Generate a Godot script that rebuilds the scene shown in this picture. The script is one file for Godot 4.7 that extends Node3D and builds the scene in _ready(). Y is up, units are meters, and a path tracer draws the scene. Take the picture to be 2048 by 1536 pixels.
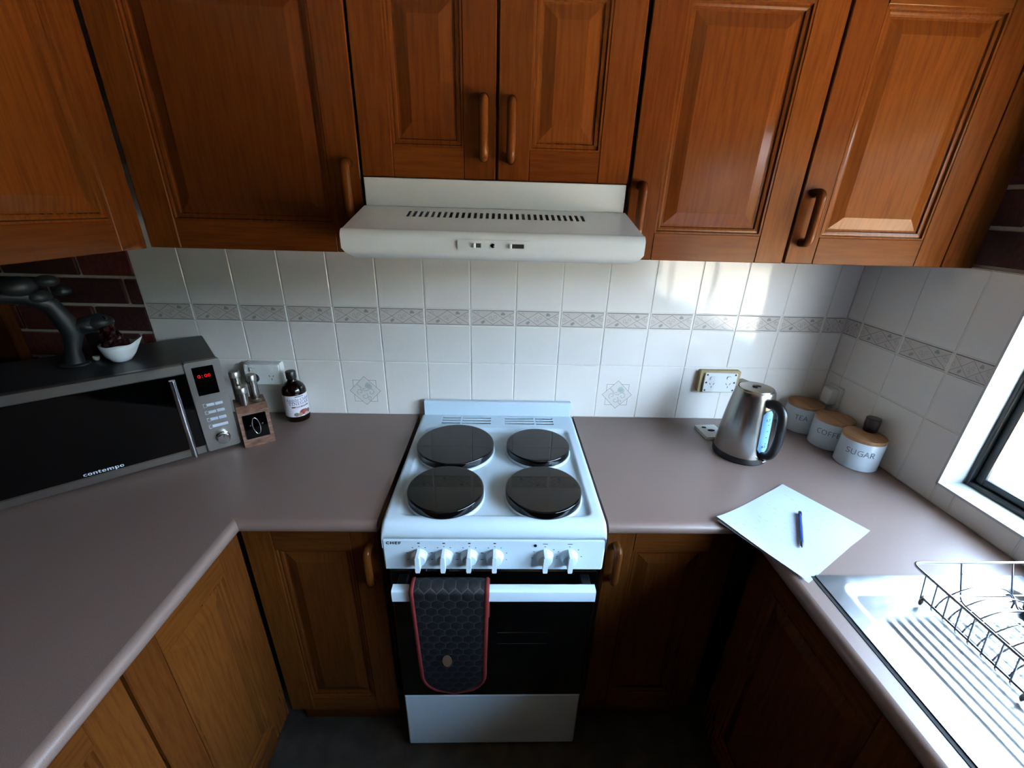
extends Node3D

# ------------------------------------------------------------------ light and exposure
const EXPOSURE := 0.93
const SKY_ENERGY := 44.0
const SUN_ENERGY := 290.0

var M := {}
var wood_up := []
var wood_across := []
var taken := {}
var rng := RandomNumberGenerator.new()
var cache := {}


func _ready() -> void:
	rng.seed = 7
	var cam := Camera3D.new()
	cam.name = "camera"
	add_child(cam)
	cam.keep_aspect = Camera3D.KEEP_HEIGHT
	cam.fov = 85.23
	cam.near = 0.02
	cam.far = 200.0
	cam.position = Vector3(0.0294, 1.6059, 1.3646)
	cam.rotation_degrees = Vector3(-23.019, -1.9165, 1.6919)
	cam.current = true

	var sky_mat := ProceduralSkyMaterial.new()
	sky_mat.sky_top_color = Color(0.70, 0.85, 1.0)
	sky_mat.sky_horizon_color = Color(0.90, 0.95, 1.0)
	sky_mat.sky_curve = 0.22
	sky_mat.ground_bottom_color = Color(0.42, 0.40, 0.36)
	sky_mat.ground_horizon_color = Color(0.62, 0.62, 0.60)
	sky_mat.sun_angle_max = 4.0
	var sky := Sky.new()
	sky.sky_material = sky_mat
	var env := Environment.new()
	env.background_mode = Environment.BG_SKY
	env.sky = sky
	env.background_energy_multiplier = SKY_ENERGY
	env.tonemap_mode = Environment.TONE_MAPPER_LINEAR
	env.tonemap_exposure = EXPOSURE
	env.sdfgi_enabled = true
	env.ssao_enabled = true
	env.ssil_enabled = true
	var world := WorldEnvironment.new()
	world.name = "world_environment"
	world.environment = env
	add_child(world)

	# the sun stands behind the house and over its roof: it lights the garden only, almost along the window wall
	var sun := DirectionalLight3D.new()
	sun.name = "sun"
	add_child(sun)
	sun.look_at_from_position(Vector3.ZERO, Vector3(0.16, -0.78, -0.60))
	sun.light_color = Color(1.0, 0.90, 0.76)
	sun.light_energy = SUN_ENERGY
	sun.light_angular_distance = 0.53
	sun.shadow_enabled = true

	materials()
	room()
	window_and_garden()
	worktops()
	upper_cabinets()
	base_cabinets()
	stove()
	rangehood()
	microwave()
	kettle()
	sink()
	canisters()
	sockets()
	bottle()
	caddy()
	papers()
	mitt()
	dish_rack()
	ornaments()


# ------------------------------------------------------------------ geometry
class Geo:
	var st := SurfaceTool.new()
	var xf := Transform3D.IDENTITY
	var uv_scale := Vector2.ONE
	var uv_shift := Vector2(0.5, 0.5)
	var group := 0

	func _init() -> void:
		st.begin(Mesh.PRIMITIVE_TRIANGLES)
		flat()

	func flat() -> void:
		st.set_smooth_group(-1)

	func smooth() -> void:
		group += 1
		st.set_smooth_group(group)

	func v(p: Vector3) -> void:
		st.set_uv(Vector2(p.x * uv_scale.x + uv_shift.x, uv_shift.y - p.y * uv_scale.y))
		st.add_vertex(xf * p)

	func tri(a: Vector3, b: Vector3, c: Vector3) -> void:  # counter-clockwise seen from outside
		v(a)
		v(c)
		v(b)

	func quad(a: Vector3, b: Vector3, c: Vector3, d: Vector3) -> void:
		tri(a, b, c)
		tri(a, c, d)

	func uv_quad(p: Array, uv: Array) -> void:
		for i in [0, 2, 1, 0, 3, 2]:
			st.set_uv(uv[i])
			st.add_vertex(xf * p[i])

	func face(p: Array, centre: Vector3) -> void:  # any face of a convex body
		var n: Vector3 = (p[1] - p[0]).cross(p[2] - p[0])
		var out: Vector3 = p[0] - centre
		for i in range(1, p.size() - 1):
			if n.dot(out) > 0.0:
				tri(p[0], p[i], p[i + 1])
			else:
				tri(p[0], p[i + 1], p[i])

	func box(lo: Vector3, hi: Vector3, b := 0.0) -> void:
		flat()
		var c := (lo + hi) / 2.0
		var h := (hi - lo) / 2.0
		b = minf(b, minf(h.x, minf(h.y, h.z)) * 0.98)
		var at := func(axis: int, s: Vector3) -> Vector3:
			var q := Vector3(h.x - b, h.y - b, h.z - b)
			q[axis] = h[axis]
			return c + q * s
		for axis in 3:
			var i := (axis + 1) % 3
			var j := (axis + 2) % 3
			for s in [-1.0, 1.0]:
				var p := []
				for k in [[-1.0, -1.0], [1.0, -1.0], [1.0, 1.0], [-1.0, 1.0]]:
					var sg := Vector3.ZERO
					sg[axis] = s
					sg[i] = k[0]
					sg[j] = k[1]
					p.append(at.call(axis, sg))
				face(p, c)
		if b <= 0.0:
			return
		for axis in 3:
			var i := (axis + 1) % 3
			var j := (axis + 2) % 3
			for si in [-1.0, 1.0]:
				for sj in [-1.0, 1.0]:
					var p := []
					for k in [[i, -1.0], [i, 1.0], [j, 1.0], [j, -1.0]]:
						var sg := Vector3.ZERO
						sg[axis] = k[1]
						sg[i] = si
						sg[j] = sj
						p.append(at.call(k[0], sg))
					face(p, c)
		for sx in [-1.0, 1.0]:
			for sy in [-1.0, 1.0]:
				for sz in [-1.0, 1.0]:
					var sg := Vector3(sx, sy, sz)
					face([at.call(0, sg), at.call(1, sg), at.call(2, sg)], c)

	func lathe(profile: Array, seg := 40, squash := 1.0) -> void:  # profile of (radius, height), upwards along the outside
		var last := Vector2.ZERO
		smooth()
		for i in profile.size() - 1:
			var p: Vector2 = profile[i]
			var q: Vector2 = profile[i + 1]
			var d := (q - p).normalized()
			if i > 0 and d.dot(last) < 0.8:
				smooth()
			last = d
			for k in seg:
				var a := TAU * k / seg
				var b := TAU * (k + 1) / seg
				var pa := Vector3(p.x * cos(a), p.y, p.x * sin(a) * squash)
				var pb := Vector3(p.x * cos(b), p.y, p.x * sin(b) * squash)
				var qa := Vector3(q.x * cos(a), q.y, q.x * sin(a) * squash)
				var qb := Vector3(q.x * cos(b), q.y, q.x * sin(b) * squash)
				if p.x > 1e-6:
					tri(pb, pa, qa)
				if q.x > 1e-6:
					tri(pb, qa, qb)
		flat()

	func extrude(poly: PackedVector2Array, z0: float, z1: float, rounded := true) -> void:  # counter-clockwise in x and y
		flat()
		var idx := Geometry2D.triangulate_polygon(poly)
		for t in range(0, idx.size(), 3):
			var a := poly[idx[t]]
			var b := poly[idx[t + 1]]
			var c := poly[idx[t + 2]]
			if (b - a).cross(c - a) < 0.0:
				var w := b
				b = c
				c = w
			tri(Vector3(a.x, a.y, z1), Vector3(b.x, b.y, z1), Vector3(c.x, c.y, z1))
			tri(Vector3(a.x, a.y, z0), Vector3(c.x, c.y, z0), Vector3(b.x, b.y, z0))
		var n := poly.size()
		for i in n:
			var p := poly[i]
			var q := poly[(i + 1) % n]
			var before := (p - poly[(i + n - 1) % n]).normalized()
			if rounded:
				if i == 0 or before.dot((q - p).normalized()) < 0.8:
					smooth()
			else:
				flat()
			quad(Vector3(p.x, p.y, z0), Vector3(q.x, q.y, z0), Vector3(q.x, q.y, z1), Vector3(p.x, p.y, z1))
		flat()

	func tube(pts: Array, r: float, seg := 10, closed := false, radii := []) -> void:
		var n := pts.size()
		var side := Vector3.ZERO
		var rings := []
		for i in n:
			var a: Vector3 = pts[(i + n - 1) % n] if closed or i > 0 else pts[i]
			var b: Vector3 = pts[(i + 1) % n] if closed or i < n - 1 else pts[i]
			var t := (b - a).normalized()
			if i == 0:
				side = t.cross(Vector3.UP if absf(t.y) < 0.9 else Vector3.RIGHT).normalized()
			side = (side - t * side.dot(t)).normalized()
			var up := side.cross(t)
			var rr: float = radii[i] if radii else r
			var ring := []
			for k in seg:
				var g := TAU * k / seg
				ring.append(pts[i] + (side * cos(g) + up * sin(g)) * rr)
			rings.append(ring)
		smooth()
		for i in (n if closed else n - 1):
			var p: Array = rings[i]
			var q: Array = rings[(i + 1) % n]
			for k in seg:
				var l := (k + 1) % seg
				quad(p[k], p[l], q[l], q[k])
		if not closed:
			flat()
			for k in range(1, seg - 1):
				tri(rings[0][0], rings[0][k + 1], rings[0][k])
				tri(rings[n - 1][0], rings[n - 1][k], rings[n - 1][k + 1])
		flat()

	func ball(c: Vector3, r: Vector3, seg := 16) -> void:
		var keep := xf
		xf = xf * Transform3D(Basis.from_scale(r), c)
		var prof := []
		for i in seg / 2 + 1:
			var a := -PI / 2 + PI * i / (seg / 2)
			prof.append(Vector2(maxf(cos(a), 0.0) if i > 0 and i < seg / 2 else 0.0, sin(a)))
		lathe(prof, seg)
		xf = keep

	func sheet(f: Callable, us: Array, vs: Array, skip = null) -> void:  # facing up when u runs along x and v along z
		smooth()
		for i in us.size() - 1:
			for j in vs.size() - 1:
				if skip != null and skip.call((us[i] + us[i + 1]) / 2.0, (vs[j] + vs[j + 1]) / 2.0):
					continue
				var a: Vector3 = f.call(us[i], vs[j])
				var b: Vector3 = f.call(us[i], vs[j + 1])
				var c: Vector3 = f.call(us[i + 1], vs[j + 1])
				var d: Vector3 = f.call(us[i + 1], vs[j])
				quad(a, b, c, d)
		flat()

	func sleeve(lo: Vector3, hi: Vector3) -> void:  # the four inner walls of an opening
		flat()
		var a := Vector3(lo.x, lo.y, lo.z)
		var b := Vector3(hi.x, lo.y, lo.z)
		var c := Vector3(hi.x, lo.y, hi.z)
		var d := Vector3(lo.x, lo.y, hi.z)
		var u := Vector3(0, hi.y - lo.y, 0)
		quad(a, b, b + u, a + u)
		quad(b, c, c + u, b + u)
		quad(c, d, d + u, c + u)
		quad(d, a, a + u, d + u)

	func mesh() -> ArrayMesh:
		st.generate_normals()
		st.index()
		return st.commit()


func rounded(w: float, h: float, r: float, n := 5) -> PackedVector2Array:
	var out := PackedVector2Array()
	for c in [[1, -1, -PI / 2], [1, 1, 0.0], [-1, 1, PI / 2], [-1, -1, PI]]:
		for i in n + 1:
			var a: float = c[2] + PI / 2 * i / n
			out.append(Vector2(c[0] * (w / 2 - r) + r * cos(a), c[1] * (h / 2 - r) + r * sin(a)))
	return out


func bend(pts: Array, r: float, closed := false, n := 6) -> Array:  # a polyline with its corners rounded
	var out := []
	var m := pts.size()
	for i in m:
		if not closed and (i == 0 or i == m - 1):
			out.append(pts[i])
			continue
		var p: Vector3 = pts[i]
		var a: Vector3 = (pts[(i + m - 1) % m] - p)
		var b: Vector3 = (pts[(i + 1) % m] - p)
		var ra := minf(r, a.length() * 0.49)
		var rb := minf(r, b.length() * 0.49)
		var s := p + a.normalized() * ra
		var e := p + b.normalized() * rb
		for k in n + 1:
			var t := float(k) / n
			out.append(s.lerp(p, t).lerp(p.lerp(e, t), t))
	return out


func steps(a: float, b: float, n: int) -> Array:
	var out := []
	for i in n + 1:
		out.append(lerpf(a, b, float(i) / n))
	return out


# ------------------------------------------------------------------ objects
func numbered(called: String) -> String:
	var n: int = taken.get(called, 0)
	taken[called] = n + 1
	return called if n == 0 else "%s_%03d" % [called, n]


func tag(o: Node3D, label: String, category: String, group := "") -> Node3D:
	o.set_meta("label", label)
	o.set_meta("category", category)
	if group:
		o.set_meta("group", group)
	return o


func thing(called: String, label: String, category: String, at := Vector3.ZERO, turn := 0.0, group := "") -> Node3D:
	var o := Node3D.new()
	o.name = numbered(called)
	o.position = at
	o.rotation.y = turn
	add_child(o)
	return tag(o, label, category, group)


func show_mesh(called: String, mesh: Mesh, m: Material, parent: Node3D = null) -> MeshInstance3D:
	var o := MeshInstance3D.new()
	o.name = called if parent else numbered(called)
	o.mesh = mesh
	o.material_override = m
	(parent if parent else self).add_child(o, true)
	return o


func put(called: String, g: Geo, m: Material, parent: Node3D = null) -> MeshInstance3D:
	return show_mesh(called, g.mesh(), m, parent)


func struct(called: String, g: Geo, m: Material) -> MeshInstance3D:
	var o := put(called, g, m)
	o.set_meta("kind", "structure")
	return o


func box_part(called: String, lo: Vector3, hi: Vector3, b: float, m: Material, parent: Node3D) -> MeshInstance3D:
	var g := Geo.new()
	g.box(lo, hi, b)
	return put(called, g, m, parent)


func lettering(text: String, size: float, depth: float, face := "Droid Sans", bold := false) -> TextMesh:
	var t := TextMesh.new()
	var f := SystemFont.new()
	f.font_names = PackedStringArray([face])
	if bold:
		f.font_weight = 700
	t.font = f
	t.text = text
	t.font_size = 64
	t.pixel_size = size / 64.0
	t.depth = depth
	t.curve_step = 2.0
	return t


func around(t: TextMesh, r: float, turn: float, y: float) -> ArrayMesh:  # lettering laid round a cylinder
	var arrays := t.get_mesh_arrays()
	var vs: PackedVector3Array = arrays[Mesh.ARRAY_VERTEX]
	var ns: PackedVector3Array = arrays[Mesh.ARRAY_NORMAL]
	for i in vs.size():
		var p := vs[i]
		var b := Basis(Vector3.UP, turn + p.x / r)
		vs[i] = b * Vector3(0, 0, r + p.z) + Vector3(0, y + p.y, 0)
		ns[i] = b * ns[i]
	var fresh := []
	fresh.resize(Mesh.ARRAY_MAX)
	fresh[Mesh.ARRAY_VERTEX] = vs
	fresh[Mesh.ARRAY_NORMAL] = ns
	fresh[Mesh.ARRAY_INDEX] = arrays[Mesh.ARRAY_INDEX]
	var out := ArrayMesh.new()
	out.add_surface_from_arrays(Mesh.PRIMITIVE_TRIANGLES, fresh)
	return out


# ------------------------------------------------------------------ materials
func mat(called: String, c: Color, rough: float, metal := 0.0) -> StandardMaterial3D:
	var m := StandardMaterial3D.new()
	m.resource_name = called
	m.albedo_color = c
	m.roughness = rough
	m.metallic = metal
	M[called] = m
	return m


func noise(freq: float, oct: int, sd: int, stops: Array, size := 512, type := FastNoiseLite.TYPE_SIMPLEX_SMOOTH) -> NoiseTexture2D:
	var n := FastNoiseLite.new()
	n.seed = sd
	n.noise_type = type
	n.frequency = freq
	n.fractal_octaves = oct
	n.fractal_gain = 0.6
	var t := NoiseTexture2D.new()
	t.width = size
	t.height = size
	t.seamless = true
	t.noise = n
	var g := Gradient.new()
	g.offsets = PackedFloat32Array()
	g.colors = PackedColorArray()
	var off := PackedFloat32Array()
	var col := PackedColorArray()
	for s in stops:
		off.append(s[0])
		col.append(s[1])
	g.offsets = off
	g.colors = col
	t.color_ramp = g
	return t


func bumps(freq: float, oct: int, sd: int, strength: float, size := 512) -> NoiseTexture2D:
	var n := FastNoiseLite.new()
	n.seed = sd
	n.frequency = freq
	n.fractal_octaves = oct
	var t := NoiseTexture2D.new()
	t.width = size
	t.height = size
	t.seamless = true
	t.as_normal_map = true
	t.bump_strength = strength
	t.noise = n
	return t


func tri_map(m: StandardMaterial3D, scale: Vector3, in_world := false, shift := Vector3.ZERO) -> void:
	m.uv1_triplanar = true
	m.uv1_world_triplanar = in_world
	m.uv1_scale = scale
	m.uv1_offset = shift
	m.uv1_triplanar_sharpness = 8.0


func dab(img: Image, x: float, y: float, r: float, c: Color) -> void:
	for j in range(maxi(0, int(y - r - 1)), mini(img.get_height(), int(y + r + 2))):
		for i in range(maxi(0, int(x - r - 1)), mini(img.get_width(), int(x + r + 2))):
			var k := clampf(r + 0.5 - Vector2(i + 0.5 - x, j + 0.5 - y).length(), 0.0, 1.0) * c.a
			if k > 0.0:
				img.set_pixel(i, j, img.get_pixel(i, j).lerp(Color(c.r, c.g, c.b), k))


func stroke(img: Image, pts: Array, w: float, c: Color) -> void:
	for i in pts.size() - 1:
		var a: Vector2 = pts[i]
		var b: Vector2 = pts[i + 1]
		var n := maxi(1, int(a.distance_to(b) / maxf(0.6, w * 0.5)))
		for k in n + 1:
			var p := a.lerp(b, float(k) / n)
			dab(img, p.x, p.y, w / 2, c)


func curl(img: Image, c: Vector2, r: float, from: float, turns: float, w: float, col: Color) -> void:
	var pts := []
	for i in 25:
		var t := i / 24.0
		var a := from + turns * TAU * t
		pts.append(c + Vector2(cos(a), sin(a)) * r * (1.0 - 0.75 * t))
	stroke(img, pts, w, col)


func picture(img: Image) -> ImageTexture:
	return ImageTexture.create_from_image(img)


func materials() -> void:
	# varnished timber: grain runs along y in the first set and along x in the second
	var stops := [[0.0, Color(0.36, 0.192, 0.078)], [0.3, Color(0.405, 0.22, 0.09)], [0.5, Color(0.43, 0.238, 0.098)], [0.7, Color(0.45, 0.252, 0.104)], [1.0, Color(0.41, 0.222, 0.09)]]
	var grain := noise(0.03, 5, 3, stops)
	var tints := [Color(0.715, 0.725, 0.74), Color(0.66, 0.655, 0.68), Color(0.755, 0.77, 0.76), Color(0.69, 0.69, 0.70)]
	for i in 4:
		for across in 2:
			var m := mat("varnished_timber_%d" % (i * 2 + across), tints[i], 0.2)
			m.albedo_texture = grain
			m.metallic_specular = 0.24
			var s := Vector3(0.4, 6.0, 6.0) if across else Vector3(6.0, 0.4, 6.0)
			tri_map(m, s, false, Vector3(0.31 * i, 0.17 * i, 0.43 * i))
			if across:
				wood_across.append(m)
			else:
				wood_up.append(m)

	var lam := mat("laminate", Color(0.91, 0.91, 0.91), 0.36)
	lam.metallic_specular = 0.6
	lam.albedo_texture = noise(0.2, 2, 11, [[0.0, Color(0.355, 0.295, 0.27)], [0.3, Color(0.47, 0.395, 0.365)], [0.5, Color(0.50, 0.42, 0.39)], [0.7, Color(0.54, 0.455, 0.425)], [1.0, Color(0.67, 0.585, 0.55)]])
	tri_map(lam, Vector3(8, 8, 8), true)

	var tile := mat("glazed_tile", Color(0.90, 0.885, 0.86), 0.07)
	tile.metallic_specular = 0.55
	tile.normal_enabled = true
	tile.normal_texture = bumps(0.006, 2, 5, 3.0)
	tile.normal_scale = 0.12
	tri_map(tile, Vector3(2, 2, 2), true)
	mat("grout", Color(0.86, 0.85, 0.82), 0.8)
	var brick_tex := noise(0.05, 4, 21, [[0.0, Color(0.19, 0.07, 0.055)], [0.5, Color(0.27, 0.10, 0.08)], [1.0, Color(0.34, 0.15, 0.115)]], 256)
	for i in 3:
		var b := mat("brick_%d" % i, [Color(1, 1, 1), Color(0.8, 0.78, 0.82), Color(1.12, 1.0, 0.95)][i], 0.85)
		b.albedo_texture = brick_tex
		tri_map(b, Vector3(4, 4, 4), true)
		b.normal_enabled = true
		b.normal_texture = bumps(0.06, 4, 22, 1.2, 256) if i == 0 else M.brick_0.normal_texture
	mat("mortar", Color(0.72, 0.69, 0.65), 0.95)
	mat("plaster", Color(0.56, 0.53, 0.49), 0.9)
	var fl := mat("vinyl_floor", Color.WHITE, 0.5)
	fl.albedo_texture = noise(0.03, 4, 31, [[0.0, Color(0.13, 0.115, 0.095)], [0.5, Color(0.19, 0.17, 0.145)], [1.0, Color(0.25, 0.225, 0.195)]], 256)
	tri_map(fl, Vector3(1.5, 1.5, 1.5), true)
	mat("paint_white", Color(0.72, 0.73, 0.72), 0.45)
	mat("frame_green", Color(0.045, 0.075, 0.07), 0.4)
	var pane := mat("pane", Color(0.95, 1.0, 0.98, 0.06), 0.02)
	pane.transparency = BaseMaterial3D.TRANSPARENCY_ALPHA
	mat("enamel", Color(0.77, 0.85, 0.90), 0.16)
	mat("hood_enamel", Color(0.82, 0.83, 0.825), 0.2)
	mat("knob_white", Color(0.78, 0.855, 0.90), 0.3)
	mat("black_gloss", Color(0.012, 0.012, 0.014), 0.06)
	mat("black_cover", Color(0.016, 0.017, 0.020), 0.035)
	mat("black_plastic", Color(0.02, 0.02, 0.022), 0.35)
	mat("dark_gap", Color(0.012, 0.011, 0.010), 0.8)
	mat("ink", Color(0.05, 0.05, 0.08), 0.6)
	mat("chrome", Color(0.80, 0.80, 0.81), 0.12, 1.0)
	mat("wire", Color(0.62, 0.62, 0.64), 0.22, 1.0)
	var st := mat("stainless", Color(0.64, 0.625, 0.605), 0.34, 1.0)
	mat("kettle_steel", Color(0.66, 0.64, 0.61), 0.25, 1.0)
	mat("button_grey", Color(0.74, 0.77, 0.83), 0.35)
	st.anisotropy_enabled = false
	var ss := mat("sink_steel", Color(0.68, 0.69, 0.70), 0.30, 1.0)
	ss.normal_enabled = true
	ss.normal_texture = bumps(0.02, 3, 41, 2.0, 256)
	ss.normal_scale = 0.15
	tri_map(ss, Vector3(3, 3, 3), true)
	mat("case_grey", Color(0.22, 0.22, 0.22), 0.32, 0.3)
	mat("plastic_white", Color(0.86, 0.87, 0.86), 0.3)
	mat("plastic_cream", Color(0.66, 0.59, 0.43), 0.4)
	mat("silver_plastic", Color(0.62, 0.64, 0.67), 0.25, 0.55)
	var digits := mat("red_digits", Color(0.5, 0.0, 0.0), 0.4)
	digits.emission_enabled = true
	digits.emission = Color(1.0, 0.02, 0.02)
	digits.emission_energy_multiplier = 1.3
	var water := mat("water_gauge", Color(0.50, 0.72, 0.86), 0.1)
	water.clearcoat_enabled = true
	mat("blue_print", Color(0.10, 0.20, 0.36), 0.5)
	var bam := mat("bamboo", Color.WHITE, 0.5)
	bam.albedo_texture = noise(0.02, 3, 51, [[0.0, Color(0.47, 0.325, 0.20)], [0.5, Color(0.55, 0.40, 0.265)], [1.0, Color(0.62, 0.47, 0.33)]], 256)
	tri_map(bam, Vector3(8, 8, 1), false)
	mat("canister_white", Color(0.70, 0.745, 0.775), 0.2)
	mat("amber_glass", Color(0.055, 0.012, 0.006), 0.05)
	mat("brown_cap", Color(0.13, 0.08, 0.068), 0.3)
	var blk := mat("rough_timber", Color.WHITE, 0.55)
	blk.albedo_texture = noise(0.014, 4, 61, [[0.0, Color(0.26, 0.165, 0.125)], [0.5, Color(0.43, 0.31, 0.25)], [1.0, Color(0.56, 0.43, 0.36)]], 256)
	tri_map(blk, Vector3(6, 25, 6), false)
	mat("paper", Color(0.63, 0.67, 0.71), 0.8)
	mat("pen_blue", Color(0.15, 0.26, 0.56), 0.25)
	mat("pen_dark", Color(0.02, 0.03, 0.16), 0.35)
	mat("binding_red", Color(0.36, 0.012, 0.016), 0.8)
	mat("badge_tan", Color(0.36, 0.27, 0.19), 0.8)
	mat("porcelain", Color(0.84, 0.86, 0.87), 0.1)
	mat("dark_red_wrap", Color(0.12, 0.018, 0.026), 0.25)
	mat("smoky_clay", Color(0.10, 0.11, 0.115), 0.5)
	var smoke := mat("brown_glass", Color(0.16, 0.10, 0.06, 0.35), 0.05)
	smoke.transparency = BaseMaterial3D.TRANSPARENCY_ALPHA
	var gr := mat("paving", Color.WHITE, 0.9)
	gr.albedo_texture = noise(0.02, 4, 71, [[0.0, Color(0.70, 0.63, 0.53)], [1.0, Color(0.86, 0.79, 0.68)]], 256)
	tri_map(gr, Vector3(0.5, 0.5, 0.5), true)
	var lf := mat("leaf", Color(0.16, 0.24, 0.09), 0.6)
	lf.backlight_enabled = true
	lf.backlight = Color(0.08, 0.12, 0.03)
	mat("bark", Color(0.22, 0.17, 0.12), 0.9)
	printed_surfaces()


func printed_surfaces() -> void:
	var line := Color(0.53, 0.51, 0.495)
	var soft := Color(0.66, 0.645, 0.625)
	# listello: a band of diamonds, curls and leaves between two dark lines
	var w := 360
	var h := 132
	var img := Image.create(w, h, false, Image.FORMAT_RGB8)
	img.fill(Color(0.80, 0.775, 0.745))
	var X := [0.27, 0.73]
	stroke(img, [Vector2(0, 8), Vector2(w * X[0], h / 2.0), Vector2(w * 0.5, 10)], 3, line)
	stroke(img, [Vector2(0, h - 8), Vector2(w * X[0], h / 2.0), Vector2(w * 0.5, h - 10)], 3, line)
	stroke(img, [Vector2(w, 8), Vector2(w * X[1], h / 2.0), Vector2(w * 0.5, 10)], 3, line)
	stroke(img, [Vector2(w, h - 8), Vector2(w * X[1], h / 2.0), Vector2(w * 0.5, h - 10)], 3, line)
	for c in [[0.45, 0.5, 20, 0.5], [0.56, 0.45, 18, 2.5], [0.5, 0.66, 13, 4.0], [0.07, 0.5, 20, 0.0], [0.93, 0.5, 20, 3.0], [0.16, 0.2, 17, 1.0], [0.86, 0.33, 15, 5.0]]:
		curl(img, Vector2(w * c[0], h * c[1]), c[2], c[3], 1.1, 3.5, soft)
	for p in [[0.26, 0.80, 12], [0.29, 0.74, 11], [0.72, 0.2, 12], [0.75, 0.25, 10], [0.70, 0.26, 9]]:
		dab(img, w * p[0], h * p[1], p[2], Color(0.55, 0.57, 0.55, 0.75))
	stroke(img, [Vector2(w * 0.68, h * 0.72), Vector2(w * 0.74, h * 0.86), Vector2(w * 0.8, h * 0.88)], 9, Color(0.64, 0.64, 0.62, 0.7))
	stroke(img, [Vector2(0, 3), Vector2(w, 3)], 4.5, Color(0.44, 0.42, 0.405))
	stroke(img, [Vector2(0, h - 4), Vector2(w, h - 4)], 4.5, Color(0.44, 0.42, 0.405))
	img.fill_rect(Rect2i(0, 0, 9, h), Color(0.90, 0.885, 0.86))
	img.fill_rect(Rect2i(w - 9, 0, 9, h), Color(0.90, 0.885, 0.86))
	var border := mat("border_print", Color.WHITE, 0.10)
	border.albedo_texture = picture(img)
	# two crossed squares with curls and a leaf
	w = 300
	h = 400
	img = Image.create(w, h, false, Image.FORMAT_RGB8)
	img.fill(Color(0.90, 0.885, 0.86))
	var c0 := Vector2(w * 0.5, h * 0.55)
	var s := 82.0
	stroke(img, [c0 + Vector2(-s, -s), c0 + Vector2(s, -s), c0 + Vector2(s, s), c0 + Vector2(-s, s), c0 + Vector2(-s, -s)], 2.6, Color(0.56, 0.54, 0.53))
	for y in range(-109, 110):
		var half := 109 - absi(y)
		img.fill_rect(Rect2i(int(c0.x) - half, int(c0.y) + y, half * 2, 1), Color(0.87, 0.855, 0.83))
	stroke(img, [c0 + Vector2(0, -110), c0 + Vector2(110, 0), c0 + Vector2(0, 110), c0 + Vector2(-110, 0), c0 + Vector2(0, -110)], 2.6, Color(0.58, 0.56, 0.55))
	for k in [[-38, 8, 24, 2.0], [40, 10, 30, 3.4], [-8, 42, 26, 5.2], [-6, -12, 16, 0.4], [30, 55, 18, 1.0]]:
		curl(img, c0 + Vector2(k[0], k[1]), k[2], k[3], 1.0, 4.0, Color(0.70, 0.69, 0.68))
	stroke(img, [c0 + Vector2(-55, -50), c0 + Vector2(-30, -25), c0 + Vector2(-28, -5)], 13, Color(0.76, 0.76, 0.75, 0.6))
	for k in [[22, -45, 20], [34, -32, 18], [14, -34, 15]]:
		dab(img, c0.x + k[0], c0.y + k[1], k[2], Color(0.70, 0.73, 0.72, 0.7))
	var star := mat("star_print", Color.WHITE, 0.07)
	star.albedo_texture = picture(img)
	# the sheet of paper: faint pencil strokes
	w = 420
	h = 594
	img = Image.create(w, h, false, Image.FORMAT_RGB8)
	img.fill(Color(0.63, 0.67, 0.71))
	var r := RandomNumberGenerator.new()
	r.seed = 12
	for row in 16:
		var x := r.randf_range(30, 240)
		var y := 45.0 + row * 33
		for k in r.randi_range(1, 5):
			var pts := []
			for q in 5:
				pts.append(Vector2(x + q * 4 + r.randf_range(-1.5, 1.5), y + r.randf_range(-3.5, 3.5)))
			stroke(img, pts, 1.6, Color(0.42, 0.45, 0.55, r.randf_range(0.25, 0.7)))
			x += r.randf_range(24, 52)
	stroke(img, [Vector2(60, 120), Vector2(300, 128)], 1.2, Color(0.6, 0.63, 0.7, 0.5))
	stroke(img, [Vector2(90, 430), Vector2(350, 424)], 1.2, Color(0.6, 0.63, 0.7, 0.5))
	var sheet := mat("written_paper", Color.WHITE, 0.8)
	sheet.albedo_texture = picture(img)
	# the mitt: grey hexagon print on near-black cloth
	w = 256
	h = 222
	img = Image.create(w, h, false, Image.FORMAT_RGB8)
	var bump := Image.create(w, h, false, Image.FORMAT_RGB8)
	var cell := Vector2(64.0, 64.0 * sqrt(3.0) * 0.667)
	for j in h:
		for i in w:
			var best := 1e9
			var second := 1e9
			for rr in range(int(j / 55.5) - 1, int(j / 55.5) + 3):
				for cc in range(int(i / 64.0) - 1, int(i / 64.0) + 3):
					var p := Vector2(cc * 64.0 + (32.0 if posmod(rr, 2) else 0.0), rr * 55.5)
					var d := p.distance_to(Vector2(i + 0.5, (j + 0.5)))
					if d < best:
						second = best
						best = d
					elif d < second:
						second = d
			var e := second - best
			var k := clampf(1.0 - e / 6.0, 0.0, 1.0)
			img.set_pixel(i, j, Color(0.020, 0.022, 0.042).lerp(Color(0.25, 0.255, 0.28), k))
			var b := smoothstep(0.0, 34.0, e)
			bump.set_pixel(i, j, Color(b, b, b))
	var cloth := mat("mitt_cloth", Color.WHITE, 0.6)
	cloth.albedo_texture = picture(img)
	bump.bump_map_to_normal_map(1.6)
	cloth.normal_enabled = true
	cloth.normal_texture = picture(bump)
	# the bottle's label
	w = 256
	h = 256
	img = Image.create(w, h, false, Image.FORMAT_RGB8)
	img.fill(Color(0.86, 0.85, 0.88))
	img.fill_rect(Rect2i(98, 14, 76, 8), Color(0.30, 0.33, 0.34))
	stroke(img, [Vector2(66, 138), Vector2(206, 138)], 15, Color(0.22, 0.10, 0.12))
	stroke(img, [Vector2(92, 138), Vector2(136, 138)], 8, Color(0.8, 0.76, 0.78))
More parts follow.
